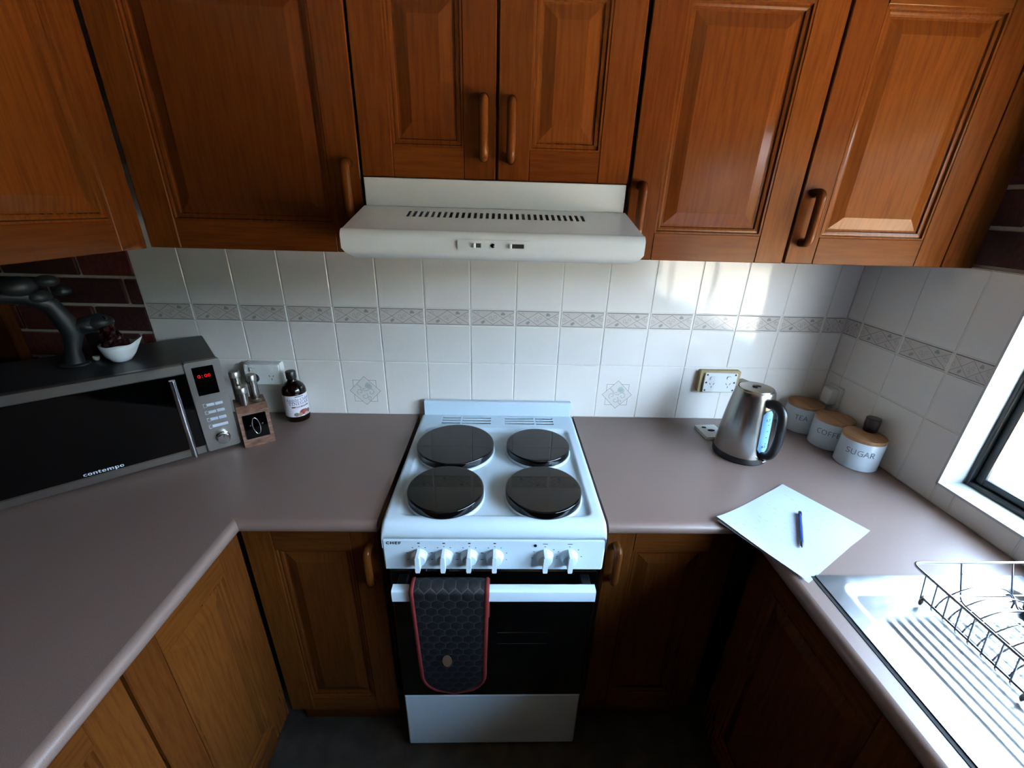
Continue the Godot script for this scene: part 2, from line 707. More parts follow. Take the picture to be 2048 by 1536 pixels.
	stroke(img, [Vector2(148, 138), Vector2(194, 138)], 8, Color(0.7, 0.66, 0.68))
	for k in [[90, 226, 22, Color(0.45, 0.42, 0.40)], [200, 214, 28, Color(0.40, 0.33, 0.30)], [150, 206, 32, Color(0.55, 0.22, 0.22)], [168, 196, 20, Color(0.62, 0.30, 0.28)], [122, 228, 20, Color(0.62, 0.50, 0.42)], [178, 238, 22, Color(0.72, 0.62, 0.60)]]:
		dab(img, k[0], k[1], k[2], k[3])
	var lab := mat("label_print", Color.WHITE, 0.45)
	lab.albedo_texture = picture(img)


# ------------------------------------------------------------------ the room
const LEFT := -1.12      # where the tiles end
const RIGHT := 1.2052    # the right wall
const ROW1 := 1.1015
const BAND0 := 1.2353
const BAND1 := 1.2906
const ROW_TOP := 1.497


func tile_at(parent: Node3D, x0: float, x1: float, y0: float, y1: float, m: Material, called := "tile") -> void:
	var gap := 0.0034
	var w := x1 - x0 - gap
	var h := y1 - y0 - gap
	var key := "tile %.4f %.4f" % [w, h]
	if not cache.has(key):
		var g := Geo.new()
		g.uv_scale = Vector2(1.0 / w, 1.0 / h)
		g.box(Vector3(-w / 2, -h / 2, -0.007), Vector3(w / 2, h / 2, 0), 0.0012)
		cache[key] = g.mesh()
	var o := show_mesh(called, cache[key], m, parent)
	o.position = Vector3((x0 + x1) / 2, (y0 + y1) / 2, rng.randf_range(-0.0003, 0.0003))
	o.rotation_degrees = Vector3(rng.randf_range(-0.12, 0.12), rng.randf_range(-0.12, 0.12), 0)


func bricks(parent: Node3D, x0: float, x1: float, y0: float, courses: int, joint_at: float) -> void:
	var pitch := 0.0895
	for c in courses:
		var y := y0 + c * pitch
		var x := joint_at + (0.0 if c % 2 else 0.12)
		x -= ceilf((x - x0) / 0.24) * 0.24
		while x < x1:
			var a := maxf(x + 0.005, x0)
			var b := minf(x + 0.235, x1)
			if b - a > 0.02:
				var key := "brick %.3f %d" % [b - a, rng.randi() % 2]
				if not cache.has(key):
					var g := Geo.new()
					g.box(Vector3(-(b - a) / 2, -pitch / 2 + 0.005, -0.03), Vector3((b - a) / 2, pitch / 2 - 0.005, 0), 0.003)
					cache[key] = g.mesh()
				var o := show_mesh("brick", cache[key], M["brick_%d" % (rng.randi() % 3)], parent)
				o.position = Vector3((a + b) / 2, y + pitch / 2, rng.randf_range(-0.0025, 0.001))
				o.rotation_degrees = Vector3(rng.randf_range(-0.3, 0.3), 0, rng.randf_range(-0.25, 0.25))
			x += 0.24


func room() -> void:
	var g := Geo.new()
	g.box(Vector3(-4.7, -0.12, -0.25), Vector3(1.45, 0, 5.2))
	struct("floor", g, M.vinyl_floor)
	g = Geo.new()
	g.box(Vector3(-4.7, 2.4, -0.25), Vector3(1.7, 2.6, 5.2))
	struct("ceiling", g, M.plaster)
	g = Geo.new()
	g.box(Vector3(-4.7, 0, -0.25), Vector3(-4.5, 2.4, 5.2))
	struct("wall_left", g, M.brick_0)
	g = Geo.new()
	g.box(Vector3(-4.5, 0, 5.0), Vector3(1.45, 2.4, 5.2))
	struct("wall_front", g, M.brick_0)
	# the back wall: tiles behind the worktop, bare brick to the left of them
	g = Geo.new()
	g.box(Vector3(-4.5, 0, -0.25), Vector3(1.45, 2.4, -0.008))
	var back := struct("wall_back", g, M.mortar)
	box_part("grout_bed", Vector3(LEFT, 0.86, -0.009), Vector3(RIGHT, ROW_TOP + 0.19, -0.0015), 0.0, M.grout, back)
	var x0 := -0.2197
	for k in range(-6, 10):
		var a := x0 + 0.15 * k
		var b := minf(a + 0.15, RIGHT)
		tile_at(back, a, b, 0.899, ROW1, M.star_print if k == -2 or k == 4 else M.glazed_tile)
		tile_at(back, a, b, ROW1, BAND0, M.glazed_tile)
		tile_at(back, a, b, BAND0, BAND1, M.border_print, "border_tile")
		tile_at(back, a, b, BAND1, ROW_TOP, M.glazed_tile)
		if k > -1 and k < 4 or k == -1:
			tile_at(back, a, b, ROW_TOP, ROW_TOP + 0.185, M.glazed_tile)
	bricks(back, -2.32, LEFT - 0.002, 1.367 - 0.0895 * 6, 11, -1.166)
	# the right wall, with the kitchen window
	g = Geo.new()
	var X0 := RIGHT + 0.008
	var X1 := RIGHT + 0.245
	g.box(Vector3(X0, 0, -0.008), Vector3(X1, 2.4, 0.4655))
	g.box(Vector3(X0, 0, 0.4655), Vector3(X1, 0.955, 2.4025))
	g.box(Vector3(X0, 1.90, 0.4655), Vector3(X1, 2.4, 2.4025))
	g.box(Vector3(X0, 0, 2.4025), Vector3(X1, 2.4, 5.0))
	var right := struct("wall_right", g, M.mortar)
	box_part("grout_bed", Vector3(RIGHT + 0.0012, 0.86, 0), Vector3(RIGHT + 0.009, ROW_TOP, 0.466), 0.0, M.grout, right)
	box_part("grout_bed", Vector3(RIGHT + 0.0012, 0.86, 0.466), Vector3(RIGHT + 0.009, 0.955, 2.4), 0.0, M.grout, right)
	box_part("corner_grout", Vector3(RIGHT - 0.0012, 0.899, -0.001), Vector3(RIGHT + 0.002, ROW_TOP, 0.0012), 0.0, M.grout, right)
	var face := Node3D.new()
	face.name = "tiled_face"
	face.position = Vector3(RIGHT, 0, 0)
	face.rotation.y = -PI / 2
	right.add_child(face)
	var seams := [0.0, 0.066, 0.216, 0.366, 0.467]
	for i in 4:
		tile_at(face, seams[i], seams[i + 1], 0.899, ROW1, M.glazed_tile)
		tile_at(face, seams[i], seams[i + 1], ROW1, BAND0, M.glazed_tile)
		tile_at(face, seams[i], seams[i + 1], BAND0, BAND1, M.border_print, "border_tile")
		tile_at(face, seams[i], seams[i + 1], BAND1, ROW_TOP, M.glazed_tile)
	for i in 13:
		var a := 0.467 + (0.049 + 0.15 * (i - 1) if i > 0 else 0.0)
		tile_at(face, a, 0.467 + 0.049 + 0.15 * i, 0.899, 0.957, M.glazed_tile)
	var bare := Node3D.new()
	bare.name = "brick_face"
	bare.position = Vector3(RIGHT, 0, 0)
	bare.rotation.y = -PI / 2
	right.add_child(bare)
	bricks(bare, 0.01, 0.467, ROW_TOP + 0.003, 10, 0.385)
	# timber door in the brick wall, left of the bench
	g = Geo.new()
	g.box(Vector3(-2.30, 0, -0.007), Vector3(-1.62, 2.05, 0.02), 0.003)
	var door := struct("door_1", g, wood_up[1])
	box_part("architrave", Vector3(-1.62, 0, -0.007), Vector3(-1.545, 2.1, 0.03), 0.004, wood_up[3], door)
	g = Geo.new()
	g.box(Vector3(-1.12, 2.062, -0.007), Vector3(RIGHT, 2.4, 0.31))
	g.box(Vector3(-1.12, 2.062, 0.31), Vector3(-0.807, 2.4, 2.1))
	struct("trim_1", g, M.plaster)


func window_and_garden() -> void:
	# aluminium slider over the sink, in a white tiled reveal
	var g := Geo.new()
	var x0 := RIGHT - 0.001
	var x1 := RIGHT + 0.245
	g.box(Vector3(x0, 0.953, 0.462), Vector3(x1, 0.9595, 2.406))     # sill
	g.box(Vector3(x0, 1.895, 0.462), Vector3(x1, 1.902, 2.406))
	g.box(Vector3(x0, 0.953, 0.462), Vector3(x1, 1.902, 0.468))
	g.box(Vector3(x0, 0.953, 2.4), Vector3(x1, 1.902, 2.406))
	var win := struct("window_1", g, M.paint_white)
	g = Geo.new()
	var fx := RIGHT + 0.068
	g.box(Vector3(fx, 0.9595, 0.468), Vector3(fx + 0.03, 1.895, 0.478), 0.002)
	g.box(Vector3(fx, 0.9595, 2.39), Vector3(fx + 0.03, 1.895, 2.4), 0.002)
	g.box(Vector3(fx, 0.9595, 0.478), Vector3(fx + 0.03, 0.972, 2.39), 0.002)
	g.box(Vector3(fx, 1.88, 0.478), Vector3(fx + 0.03, 1.895, 2.39), 0.002)
	put("window_frame", g, M.frame_green, win)
	for s in [[0.478, 1.13, 0.014], [1.108, 1.76, 0.001], [1.738, 2.39, 0.014]]:
		g = Geo.new()
		var sx: float = fx + s[2]
		g.box(Vector3(sx, 0.972, s[0]), Vector3(sx + 0.012, 1.88, s[0] + 0.018), 0.002)
		g.box(Vector3(sx, 0.972, s[1] - 0.018), Vector3(sx + 0.012, 1.88, s[1]), 0.002)
		g.box(Vector3(sx, 0.972, s[0] + 0.018), Vector3(sx + 0.012, 0.990, s[1] - 0.018), 0.002)
		g.box(Vector3(sx, 1.862, s[0] + 0.018), Vector3(sx + 0.012, 1.88, s[1] - 0.018), 0.002)
		var sash := put("sash", g, M.frame_green, win)
		box_part("pane", Vector3(sx + 0.004, 0.988, s[0] + 0.016), Vector3(sx + 0.008, 1.864, s[1] - 0.016), 0.0, M.pane, sash)
	# the garden: pale paving and shrubs
	g = Geo.new()
	g.box(Vector3(1.45, -0.3, -20), Vector3(40, -0.12, 40))
	struct("ground", g, M.paving)
	g = Geo.new()
	g.box(Vector3(1.452, 2.42, -0.6), Vector3(1.65, 2.56, 5.4))
	struct("added_eave_2", g, M.paint_white)  # added eave, out of view, to cut light from the high sky
	var spots := [[12.0, -3.0, 5.0, 3.0, "large dark garden tree outside, far left through the window"], [12.6, 2.0, 5.2, 3.4, "large dark garden tree outside, second from the left of the row"], [11.8, 7.0, 5.0, 2.9, "large dark garden tree outside, middle of the row"], [12.4, 12.0, 5.4, 4.8, "large dark garden tree outside, right of the middle of the row"], [12.0, 17.2, 5.2, 4.5, "large dark garden tree outside, second from the right of the row"], [12.3, 22.6, 5.4, 3.4, "large dark garden tree outside, at the right end of the row"]]
	for s in spots:
		var t := thing("garden_tree", s[4], "tree", Vector3(s[0], -0.12, s[1]))
		g = Geo.new()
		for k in 4:
			var a := TAU * k / 4
			g.tube([Vector3(0.05 * cos(a), 0, 0.05 * sin(a)), Vector3(0.15 * cos(a), s[3] * 0.3, 0.15 * sin(a)), Vector3(s[2] * 0.3 * cos(a), s[3] * 0.7, s[2] * 0.3 * sin(a))], 0.02, 6, false, [0.08, 0.06, 0.02])
		put("trunk", g, M.bark, t)
		var leaf := Geo.new()
		leaf.smooth()
		leaf.quad(Vector3(0, 0, 0), Vector3(0.2, 0.3, 0.02), Vector3(0, 0.6, -0.04), Vector3(-0.2, 0.3, 0.02))
		var mm := MultiMesh.new()
		mm.transform_format = MultiMesh.TRANSFORM_3D
		mm.mesh = leaf.mesh()
		mm.instance_count = 4500
		for i in 4500:
			var d := Vector3(rng.randfn(), rng.randfn(), rng.randfn()).normalized() * pow(rng.randf(), 0.4)
			var p := Vector3(d.x * s[2] * 0.5, s[3] * (0.53 + 0.47 * d.y), d.z * s[2] * 0.55)
			mm.set_instance_transform(i, Transform3D(Basis.from_euler(Vector3(rng.randf() * TAU, rng.randf() * TAU, rng.randf() * TAU)), p))
		var o := MultiMeshInstance3D.new()
		o.name = "foliage"
		o.multimesh = mm
		o.material_override = M.leaf
		o.set_meta("kind", "stuff")
		t.add_child(o)


# ------------------------------------------------------------------ worktops
const TOP := 0.9
const SLAB := 0.033


func nose(g: Geo, path: Array, outward: Array) -> void:  # half-round front edge swept along the path
	var r := SLAB / 2
	g.smooth()
	var cols := []
	for i in path.size():
		var n: Vector2
		if i == 0:
			n = outward[0]
		elif i == path.size() - 1:
			n = outward[i - 1]
		else:
			n = (outward[i - 1] + outward[i]) / (1.0 + outward[i - 1].dot(outward[i]))
		var col := []
		for k in 11:
			var a := PI / 2 - PI * k / 10
			var p: Vector2 = path[i] + n * r * cos(a)
			col.append(Vector3(p.x, TOP - r + r * sin(a), p.y))
		cols.append(col)
	for i in path.size() - 1:
		g.smooth()
		var along := Vector3(path[i + 1].x - path[i].x, 0, path[i + 1].y - path[i].y)
		var flip := along.cross(Vector3.DOWN).dot(Vector3(outward[i].x, 0, outward[i].y)) < 0.0
		for k in 10:
			var a: Vector3 = cols[i][k]
			var b: Vector3 = cols[i + 1][k]
			var c: Vector3 = cols[i + 1][k + 1]
			var d: Vector3 = cols[i][k + 1]
			if flip:
				g.quad(a, d, c, b)
			else:
				g.quad(a, b, c, d)
	g.flat()


func worktops() -> void:
	var r := SLAB / 2
	var zf := 0.5726 - r
	var g := Geo.new()
	var xl := -0.5847 - r
	g.box(Vector3(-1.27, TOP - SLAB, 0.001), Vector3(-0.259, TOP, zf))
	g.box(Vector3(-1.27, TOP - SLAB, zf), Vector3(xl, TOP, 2.2))
	nose(g, [Vector2(-0.259, zf), Vector2(xl, zf), Vector2(xl, 2.2)], [Vector2(0, 1), Vector2(1, 0)])
	tag(put("worktop", g, M.laminate), "taupe laminate worktop carrying the microwave, with rolled front edge", "worktop")
	g = Geo.new()
	var xr := 0.6505 + r
	g.box(Vector3(0.303, TOP - SLAB, 0.001), Vector3(RIGHT - 0.001, TOP, zf))
	g.box(Vector3(xr, TOP - SLAB, zf), Vector3(RIGHT - 0.001, TOP, 0.735))
	g.box(Vector3(xr, TOP - SLAB, 0.735), Vector3(0.72, TOP, 1.985))
	g.box(Vector3(1.15, TOP - SLAB, 0.735), Vector3(RIGHT - 0.001, TOP, 1.985))
	g.box(Vector3(xr, TOP - SLAB, 1.985), Vector3(RIGHT - 0.001, TOP, 3.0))
	nose(g, [Vector2(0.303, zf), Vector2(xr, zf), Vector2(xr, 3.0)], [Vector2(0, 1), Vector2(-1, 0)])
	tag(put("worktop", g, M.laminate), "taupe laminate worktop under the kettle, papers and sink by the window", "worktop")


# ------------------------------------------------------------------ cabinets
func handle_bar(length: float) -> Geo:
	var g := Geo.new()
	var h := length / 2
	g.tube(bend([Vector3(0, -h, -0.001), Vector3(0, -h, 0.026), Vector3(0, h, 0.026), Vector3(0, h, -0.001)], 0.018), 0.0105, 14)
	return g


func cabinet_door(parent: Node3D, at: Vector3, w: float, h: float, handle: Array, kind: int) -> void:
	var sw := minf(0.072, w * 0.24)
	var rw := 0.062
	var g := Geo.new()
	var loops := [[0.0, -0.001], [0.004, -0.0012], [0.006, -0.006], [0.010, -0.0055], [0.014, -0.0065], [0.016, -0.0105], [0.020, -0.0105], [0.046, -0.0025]]
	var ring := func(l: Array) -> Array:
		var i: float = l[0]
		return [Vector3(sw + i, rw + i, l[1]), Vector3(w - sw - i, rw + i, l[1]), Vector3(w - sw - i, h - rw - i, l[1]), Vector3(sw + i, h - rw - i, l[1])]
	for k in loops.size() - 1:
		var a: Array = ring.call(loops[k])
		var b: Array = ring.call(loops[k + 1])
		for i in 4:
			g.quad(a[i], a[(i + 1) % 4], b[(i + 1) % 4], b[i])
	var c: Array = ring.call(loops[-1])
	g.quad(c[0], c[1], c[2], c[3])
	g.box(Vector3(sw, rw, -0.02), Vector3(w - sw, h - rw, -0.012))
	var d := put("door", g, wood_up[kind % 4], parent)
	d.position = at
	box_part("stile", Vector3(0.0015, 0, -0.02), Vector3(sw, h, 0), 0.002, wood_up[(kind + 1) % 4], d)
	box_part("stile", Vector3(w - sw, 0, -0.02), Vector3(w - 0.0015, h, 0), 0.002, wood_up[(kind + 2) % 4], d)
	box_part("rail", Vector3(sw, 0, -0.02), Vector3(w - sw, rw, 0), 0.0012, wood_across[(kind + 3) % 4], d)
	box_part("rail", Vector3(sw, h - rw, -0.02), Vector3(w - sw, h, 0), 0.0012, wood_across[kind % 4], d)
	if handle:
		var b := put("handle", handle_bar(0.108), wood_up[(kind + 1) % 4], d)
		b.position = Vector3(handle[0], handle[1], 0)


func upper_cabinets() -> void:
	var zf := 0.3198
	var lo := 1.4953
	var hi := 2.06
	# left wall cabinet
	var t := thing("wall_cabinet", "timber wall cabinet above the spice caddy, left of the rangehood, with one wide door", "cabinet", Vector3(-0.797, lo, 0.001))
	box_part("carcass", Vector3(0.002, 0, 0), Vector3(0.511, hi - lo, zf - 0.023), 0.001, wood_up[0], t)
	cabinet_door(t, Vector3(0.003, 0, zf - 0.001), 0.508, hi - lo, [0.483, 0.135], 1)
	# over the rangehood
	t = thing("wall_cabinet", "short timber wall cabinet with a pair of doors, directly over the white rangehood", "cabinet", Vector3(-0.285, 1.659, 0.001))
	box_part("carcass", Vector3(0.001, 0.001, 0), Vector3(0.600, hi - 1.659, zf - 0.023), 0.001, wood_up[2], t)
	cabinet_door(t, Vector3(0.001, 0, zf - 0.001), 0.2985, hi - 1.659, [0.272, 0.098], 3)
	cabinet_door(t, Vector3(0.3015, 0, zf - 0.001), 0.2985, hi - 1.659, [0.03, 0.096], 2)
	# right wall cabinet, to the window wall
	t = thing("wall_cabinet", "timber wall cabinet with two doors above the kettle, right of the rangehood", "cabinet", Vector3(0.318, lo, 0.001))
	box_part("carcass", Vector3(0.001, 0, 0), Vector3(0.804, hi - lo, zf - 0.023), 0.001, wood_up[1], t)
	cabinet_door(t, Vector3(0.002, 0, zf - 0.001), 0.400, hi - lo, [0.024, 0.108], 0)
	cabinet_door(t, Vector3(0.404, 0, zf - 0.001), 0.400, hi - lo, [0.03, 0.104], 2)
	box_part("filler_strip", Vector3(0.806, 0, zf - 0.022), Vector3(RIGHT - 0.319, hi - lo, zf - 0.002), 0.0015, wood_up[0], t)
	# over the microwave bench, facing the window
	t = thing("wall_cabinet", "timber overhead cabinet at the far left, above the microwave bench and facing the window", "cabinet", Vector3(-0.797, lo - 0.002, 1.62), PI / 2)
	box_part("carcass", Vector3(0.002, 0.001, -0.32), Vector3(1.298, hi - lo, -0.022), 0.001, wood_up[3], t)
	for k in 3:
		cabinet_door(t, Vector3(0.002 + 0.4325 * k, 0, 0), 0.431, hi - lo, [], k)


func base_cabinets() -> void:
	var lo := 0.147
	var hi := 0.862
	var zf := 0.552
	var t := thing("base_cabinet", "timber base cabinet under the worktop, immediately left of the stove", "cabinet", Vector3(-0.6, 0, 0))
	box_part("carcass", Vector3(0.0, lo, 0.01), Vector3(0.338, TOP - SLAB - 0.001, zf - 0.022), 0.0, wood_up[0], t)
	box_part("kickboard", Vector3(0.0, 0, 0.01), Vector3(0.338, lo - 0.001, zf - 0.06), 0.0, wood_across[1], t)
	cabinet_door(t, Vector3(0.001, lo, zf), 0.336, hi - lo, [0.309, 0.612], 1)
	t = thing("base_cabinet", "timber base cabinet in deep shade, immediately right of the stove", "cabinet", Vector3(0.307, 0, 0))
	box_part("carcass", Vector3(0.0, lo, 0.01), Vector3(0.36, TOP - SLAB - 0.001, zf - 0.022), 0.0, wood_up[0], t)
	box_part("kickboard", Vector3(0.0, 0, 0.01), Vector3(0.36, lo - 0.001, zf - 0.06), 0.0, wood_across[1], t)
	cabinet_door(t, Vector3(0.002, lo, zf), 0.34, hi - lo, [0.026, 0.620], 3)
	# the bench under the microwave worktop: three doors facing the window
	t = thing("base_cabinet", "row of timber base cupboards under the left bench, lit by the window", "cabinet", Vector3(-0.603, 0, 2.15), PI / 2)
	box_part("carcass", Vector3(0.0, lo, -0.6), Vector3(1.598, TOP - SLAB - 0.001, -0.022), 0.0, wood_up[2], t)
	box_part("kickboard", Vector3(0.0, 0, -0.6), Vector3(1.598, lo - 0.001, -0.06), 0.0, wood_across[1], t)
	var z0 := 2.15
	for s in [[0.556, 0.89, 2], [0.893, 1.223, 0], [1.226, 1.556, 1], [1.559, 1.889, 2]]:
		cabinet_door(t, Vector3(z0 - s[1], lo, 0), s[1] - s[0], hi - lo, [], s[2])
	# the bench under the sink: its doors face away from the light
	t = thing("base_cabinet", "row of dark shaded timber base cupboards under the sink", "cabinet", Vector3(0.672, 0, 0.57), -PI / 2)
	box_part("carcass", Vector3(0.0, lo, -0.53), Vector3(2.4, TOP - SLAB - 0.012, -0.022), 0.0, wood_up[2], t)
	box_part("kickboard", Vector3(0.0, 0, -0.53), Vector3(2.4, lo - 0.001, -0.06), 0.0, wood_across[1], t)
	for k in 5:
		cabinet_door(t, Vector3(0.02 + 0.44 * k, lo, 0), 0.438, hi - lo, [], k)


# ------------------------------------------------------------------ stove
func stove() -> void:
	var t := thing("stove", "white freestanding electric stove with four black covered hotplates and black oven door", "stove", Vector3(0.0252, 0, 0))
	var shell := Geo.new()  # hollow above the oven, where the vents let its heat out
	shell.box(Vector3(-0.262, 0.02, 0.03), Vector3(0.262, 0.66, 0.555), 0.002)
	shell.box(Vector3(-0.262, 0.66, 0.03), Vector3(-0.258, 0.89, 0.555))
	shell.box(Vector3(0.258, 0.66, 0.03), Vector3(0.262, 0.89, 0.555))
	shell.box(Vector3(-0.258, 0.66, 0.03), Vector3(0.258, 0.912, 0.033))
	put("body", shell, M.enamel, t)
	# cooktop: rolled front edge, raised rim, sunken tray, vent slots at the back
	var slots := []
	for gx in [[-0.192, -0.128, -0.122, -0.022], [0.026, 0.128, 0.134, 0.196]]:
		for row in 3:
			var z := 0.046 + 0.0185 * row
			slots.append(Rect2(gx[0], z, gx[1] - gx[0], 0.0095))
			slots.append(Rect2(gx[2], z, gx[3] - gx[2], 0.0095))
	var prof := []  # (z, y)
	var zs := steps(0.03, 0.042, 2) + steps(0.10, 0.118, 3) + steps(0.122, 0.15, 6) + steps(0.2, 0.5, 5) + steps(0.52, 0.562, 10)
	for s in slots:
		for z in [s.position.y, s.end.y]:
			if not zs.any(func(o): return absf(o - z) < 1e-5):
				zs.append(z)
	zs.sort()
	for z in zs:
		prof.append(Vector2(z, 0.914))
	for k in range(1, 9):
		var a := PI / 2 * k / 8
		prof.append(Vector2(0.562 + 0.03 * sin(a), 0.914 - 0.03 * (1 - cos(a))))
	prof.append(Vector2(0.592, 0.874))
	prof.append(Vector2(0.588, 0.8725))
	var xs := [-0.269, -0.2689, -0.2675, -0.264, -0.2601] + steps(-0.255, -0.225, 8) + steps(-0.21, 0.21, 6) + steps(0.225, 0.255, 8) + [0.2601, 0.264, 0.2675, 0.2689, 0.269]
	for s in slots:
		for x in [s.position.x, s.end.x]:
			if not xs.any(func(o): return absf(o - x) < 1e-5):
				xs.append(x)
	xs.sort()
	var us := range(xs.size())
	var vs := range(prof.size())
	var shape := func(i: float, j: float) -> Vector3:
		var x: float = xs[int(i)]
		var p: Vector2 = prof[int(j)]
		var y := p.y
		var e := 0.269 - absf(x)
		if e < 0.00005:
			y -= 0.03
		elif e < 0.009:
			y -= 0.009 - sqrt(0.009 * 0.009 - (0.009 - e) * (0.009 - e))
		var q := Vector2(absf(x) - 0.215, absf(p.x - 0.34) - 0.195)
		var d := Vector2(maxf(q.x, 0), maxf(q.y, 0)).length() - 0.025 + minf(maxf(q.x, q.y), 0)
		y -= 0.009 * smoothstep(0.0, -0.016, d) if p.x < 0.58 else 0.0
		return Vector3(x, y, p.x)
	var holes := func(i: float, j: float) -> bool:
		var c := Vector2((xs[int(i)] + xs[int(i) + 1]) / 2, (prof[int(j)].x + prof[int(j) + 1].x) / 2)
		return slots.any(func(s): return s.has_point(c))
	var g := Geo.new()
	g.sheet(shape, us, vs, holes)
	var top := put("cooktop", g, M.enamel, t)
	for s in slots:
		g = Geo.new()
		g.sleeve(Vector3(s.position.x, 0.9122, s.position.y), Vector3(s.end.x, 0.9139, s.end.y))
		put("vent_slot", g, M.enamel, top)
		g = Geo.new()
		g.tube([Vector3(s.position.x, 0.9141, s.position.y - 0.0008), Vector3(s.end.x, 0.9141, s.position.y - 0.0008)], 0.001, 8)
		put("vent_lip", g, M.enamel, top)
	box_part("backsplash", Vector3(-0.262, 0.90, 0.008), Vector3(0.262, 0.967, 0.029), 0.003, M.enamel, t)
	for h in [[-0.126, 0.252, 0.117], [-0.129, 0.473, 0.098], [0.127, 0.253, 0.097], [0.124, 0.471, 0.099]]:
		var r: float = h[2]
		g = Geo.new()
		g.lathe([Vector2(0, 0.912), Vector2(r - 0.002, 0.912), Vector2(r, 0.914), Vector2(r, 0.9305), Vector2(r - 0.0006, 0.9325), Vector2(r - 0.002, 0.9338), Vector2(r - 0.0045, 0.9342), Vector2(r - 0.0046, 0.9342), Vector2(0, 0.9343)], 64)
		var plate := put("hotplate_cover", g, M.black_cover, t)
		plate.position = Vector3(h[0], 0, h[1])
		g = Geo.new()
		g.lathe([Vector2(r - 0.006, 0.904), Vector2(r + 0.003, 0.904), Vector2(r + 0.003, 0.911), Vector2(r + 0.001, 0.9125), Vector2(r - 0.006, 0.9125)], 64)
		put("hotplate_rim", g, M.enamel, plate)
	# control panel
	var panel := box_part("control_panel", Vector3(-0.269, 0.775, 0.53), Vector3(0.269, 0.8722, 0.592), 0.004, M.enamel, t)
	var xk := [-0.182, -0.122, -0.061, 0.0, 0.122, 0.182]
	for i in 6:
		g = Geo.new()
		g.xf = Transform3D(Basis(Vector3.RIGHT, PI / 2))
		g.lathe([Vector2(0.0225, 0), Vector2(0.0225, 0.002), Vector2(0.020, 0.004), Vector2(0.0185, 0.014), Vector2(0.0165, 0.0165), Vector2(0, 0.0165)], 32)
		g.xf = Transform3D.IDENTITY
		g.extrude(PackedVector2Array([Vector2(-0.0045, -0.024), Vector2(0.0045, -0.024), Vector2(0.0058, -0.02), Vector2(0.005, 0.021), Vector2(0.0035, 0.0235), Vector2(-0.0035, 0.0235), Vector2(-0.005, 0.021), Vector2(-0.0058, -0.02)]), 0.0, 0.030, false)
		var k := put("knob", g, M.knob_white, t)
		k.position = Vector3(xk[i], 0.8205, 0.592)
		for a in ([90, 60, 20, -20, 120, 160, 200] if i < 4 else [90, 45, 0, 150, 190]):
			var rad := deg_to_rad(a)
			var c := Vector3(xk[i] + 0.0305 * cos(rad), 0.8205 + 0.0305 * sin(rad), 0.592)
			box_part("dial_mark", c + Vector3(-0.0016, -0.0009, 0), c + Vector3(0.0016, 0.0009, 0.0003), 0.0, M.ink, panel)
		box_part("dial_mark", Vector3(xk[i] - (0.003 if i < 4 else 0.006), 0.859, 0.592), Vector3(xk[i] + (0.003 if i < 4 else 0.006), 0.8622 if i < 4 else 0.8605, 0.5923), 0.0, M.ink, panel)
	g = Geo.new()
	g.xf = Transform3D(Basis(Vector3.RIGHT, PI / 2), Vector3(0.098, 0.855, 0.592))
	g.lathe([Vector2(0.0038, 0), Vector2(0.0038, 0.0015), Vector2(0.0025, 0.0025), Vector2(0, 0.003)], 16)
	put("indicator_light", g, M.black_gloss, t)
	var word := show_mesh("brand_lettering", lettering("CHEF", 0.0135, 0.0006, "Droid Sans", true), M.ink, panel)
	word.position = Vector3(-0.2415, 0.861, 0.5923)
	word.scale = Vector3(1.12, 0.8, 1)
	# oven door, handle and drawer
	box_part("oven_door", Vector3(-0.262, 0.270, 0.555), Vector3(0.262, 0.768, 0.586), 0.004, M.black_gloss, t)
	for y in [0.497, 0.541]:
		g = Geo.new()
		g.tube([Vector3(0.01, y, 0.5861), Vector3(0.15, y, 0.5861)], 0.0005, 6)
		put("oven_rack_rod", g, M.wire, t)
	g = Geo.new()
	g.xf = Transform3D(Basis(Vector3.UP, PI / 2), Vector3(0, 0.744, 0.632))
	g.extrude(rounded(0.024, 0.037, 0.005), -0.243, 0.245)
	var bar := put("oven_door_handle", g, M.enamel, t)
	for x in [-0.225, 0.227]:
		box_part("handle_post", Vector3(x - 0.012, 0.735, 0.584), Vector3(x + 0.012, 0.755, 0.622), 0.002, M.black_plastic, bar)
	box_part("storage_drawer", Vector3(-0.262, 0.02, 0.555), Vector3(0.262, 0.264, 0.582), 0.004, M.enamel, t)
	box_part("plinth", Vector3(-0.25, 0, 0.05), Vector3(0.25, 0.021, 0.53), 0.0, M.dark_gap, t)


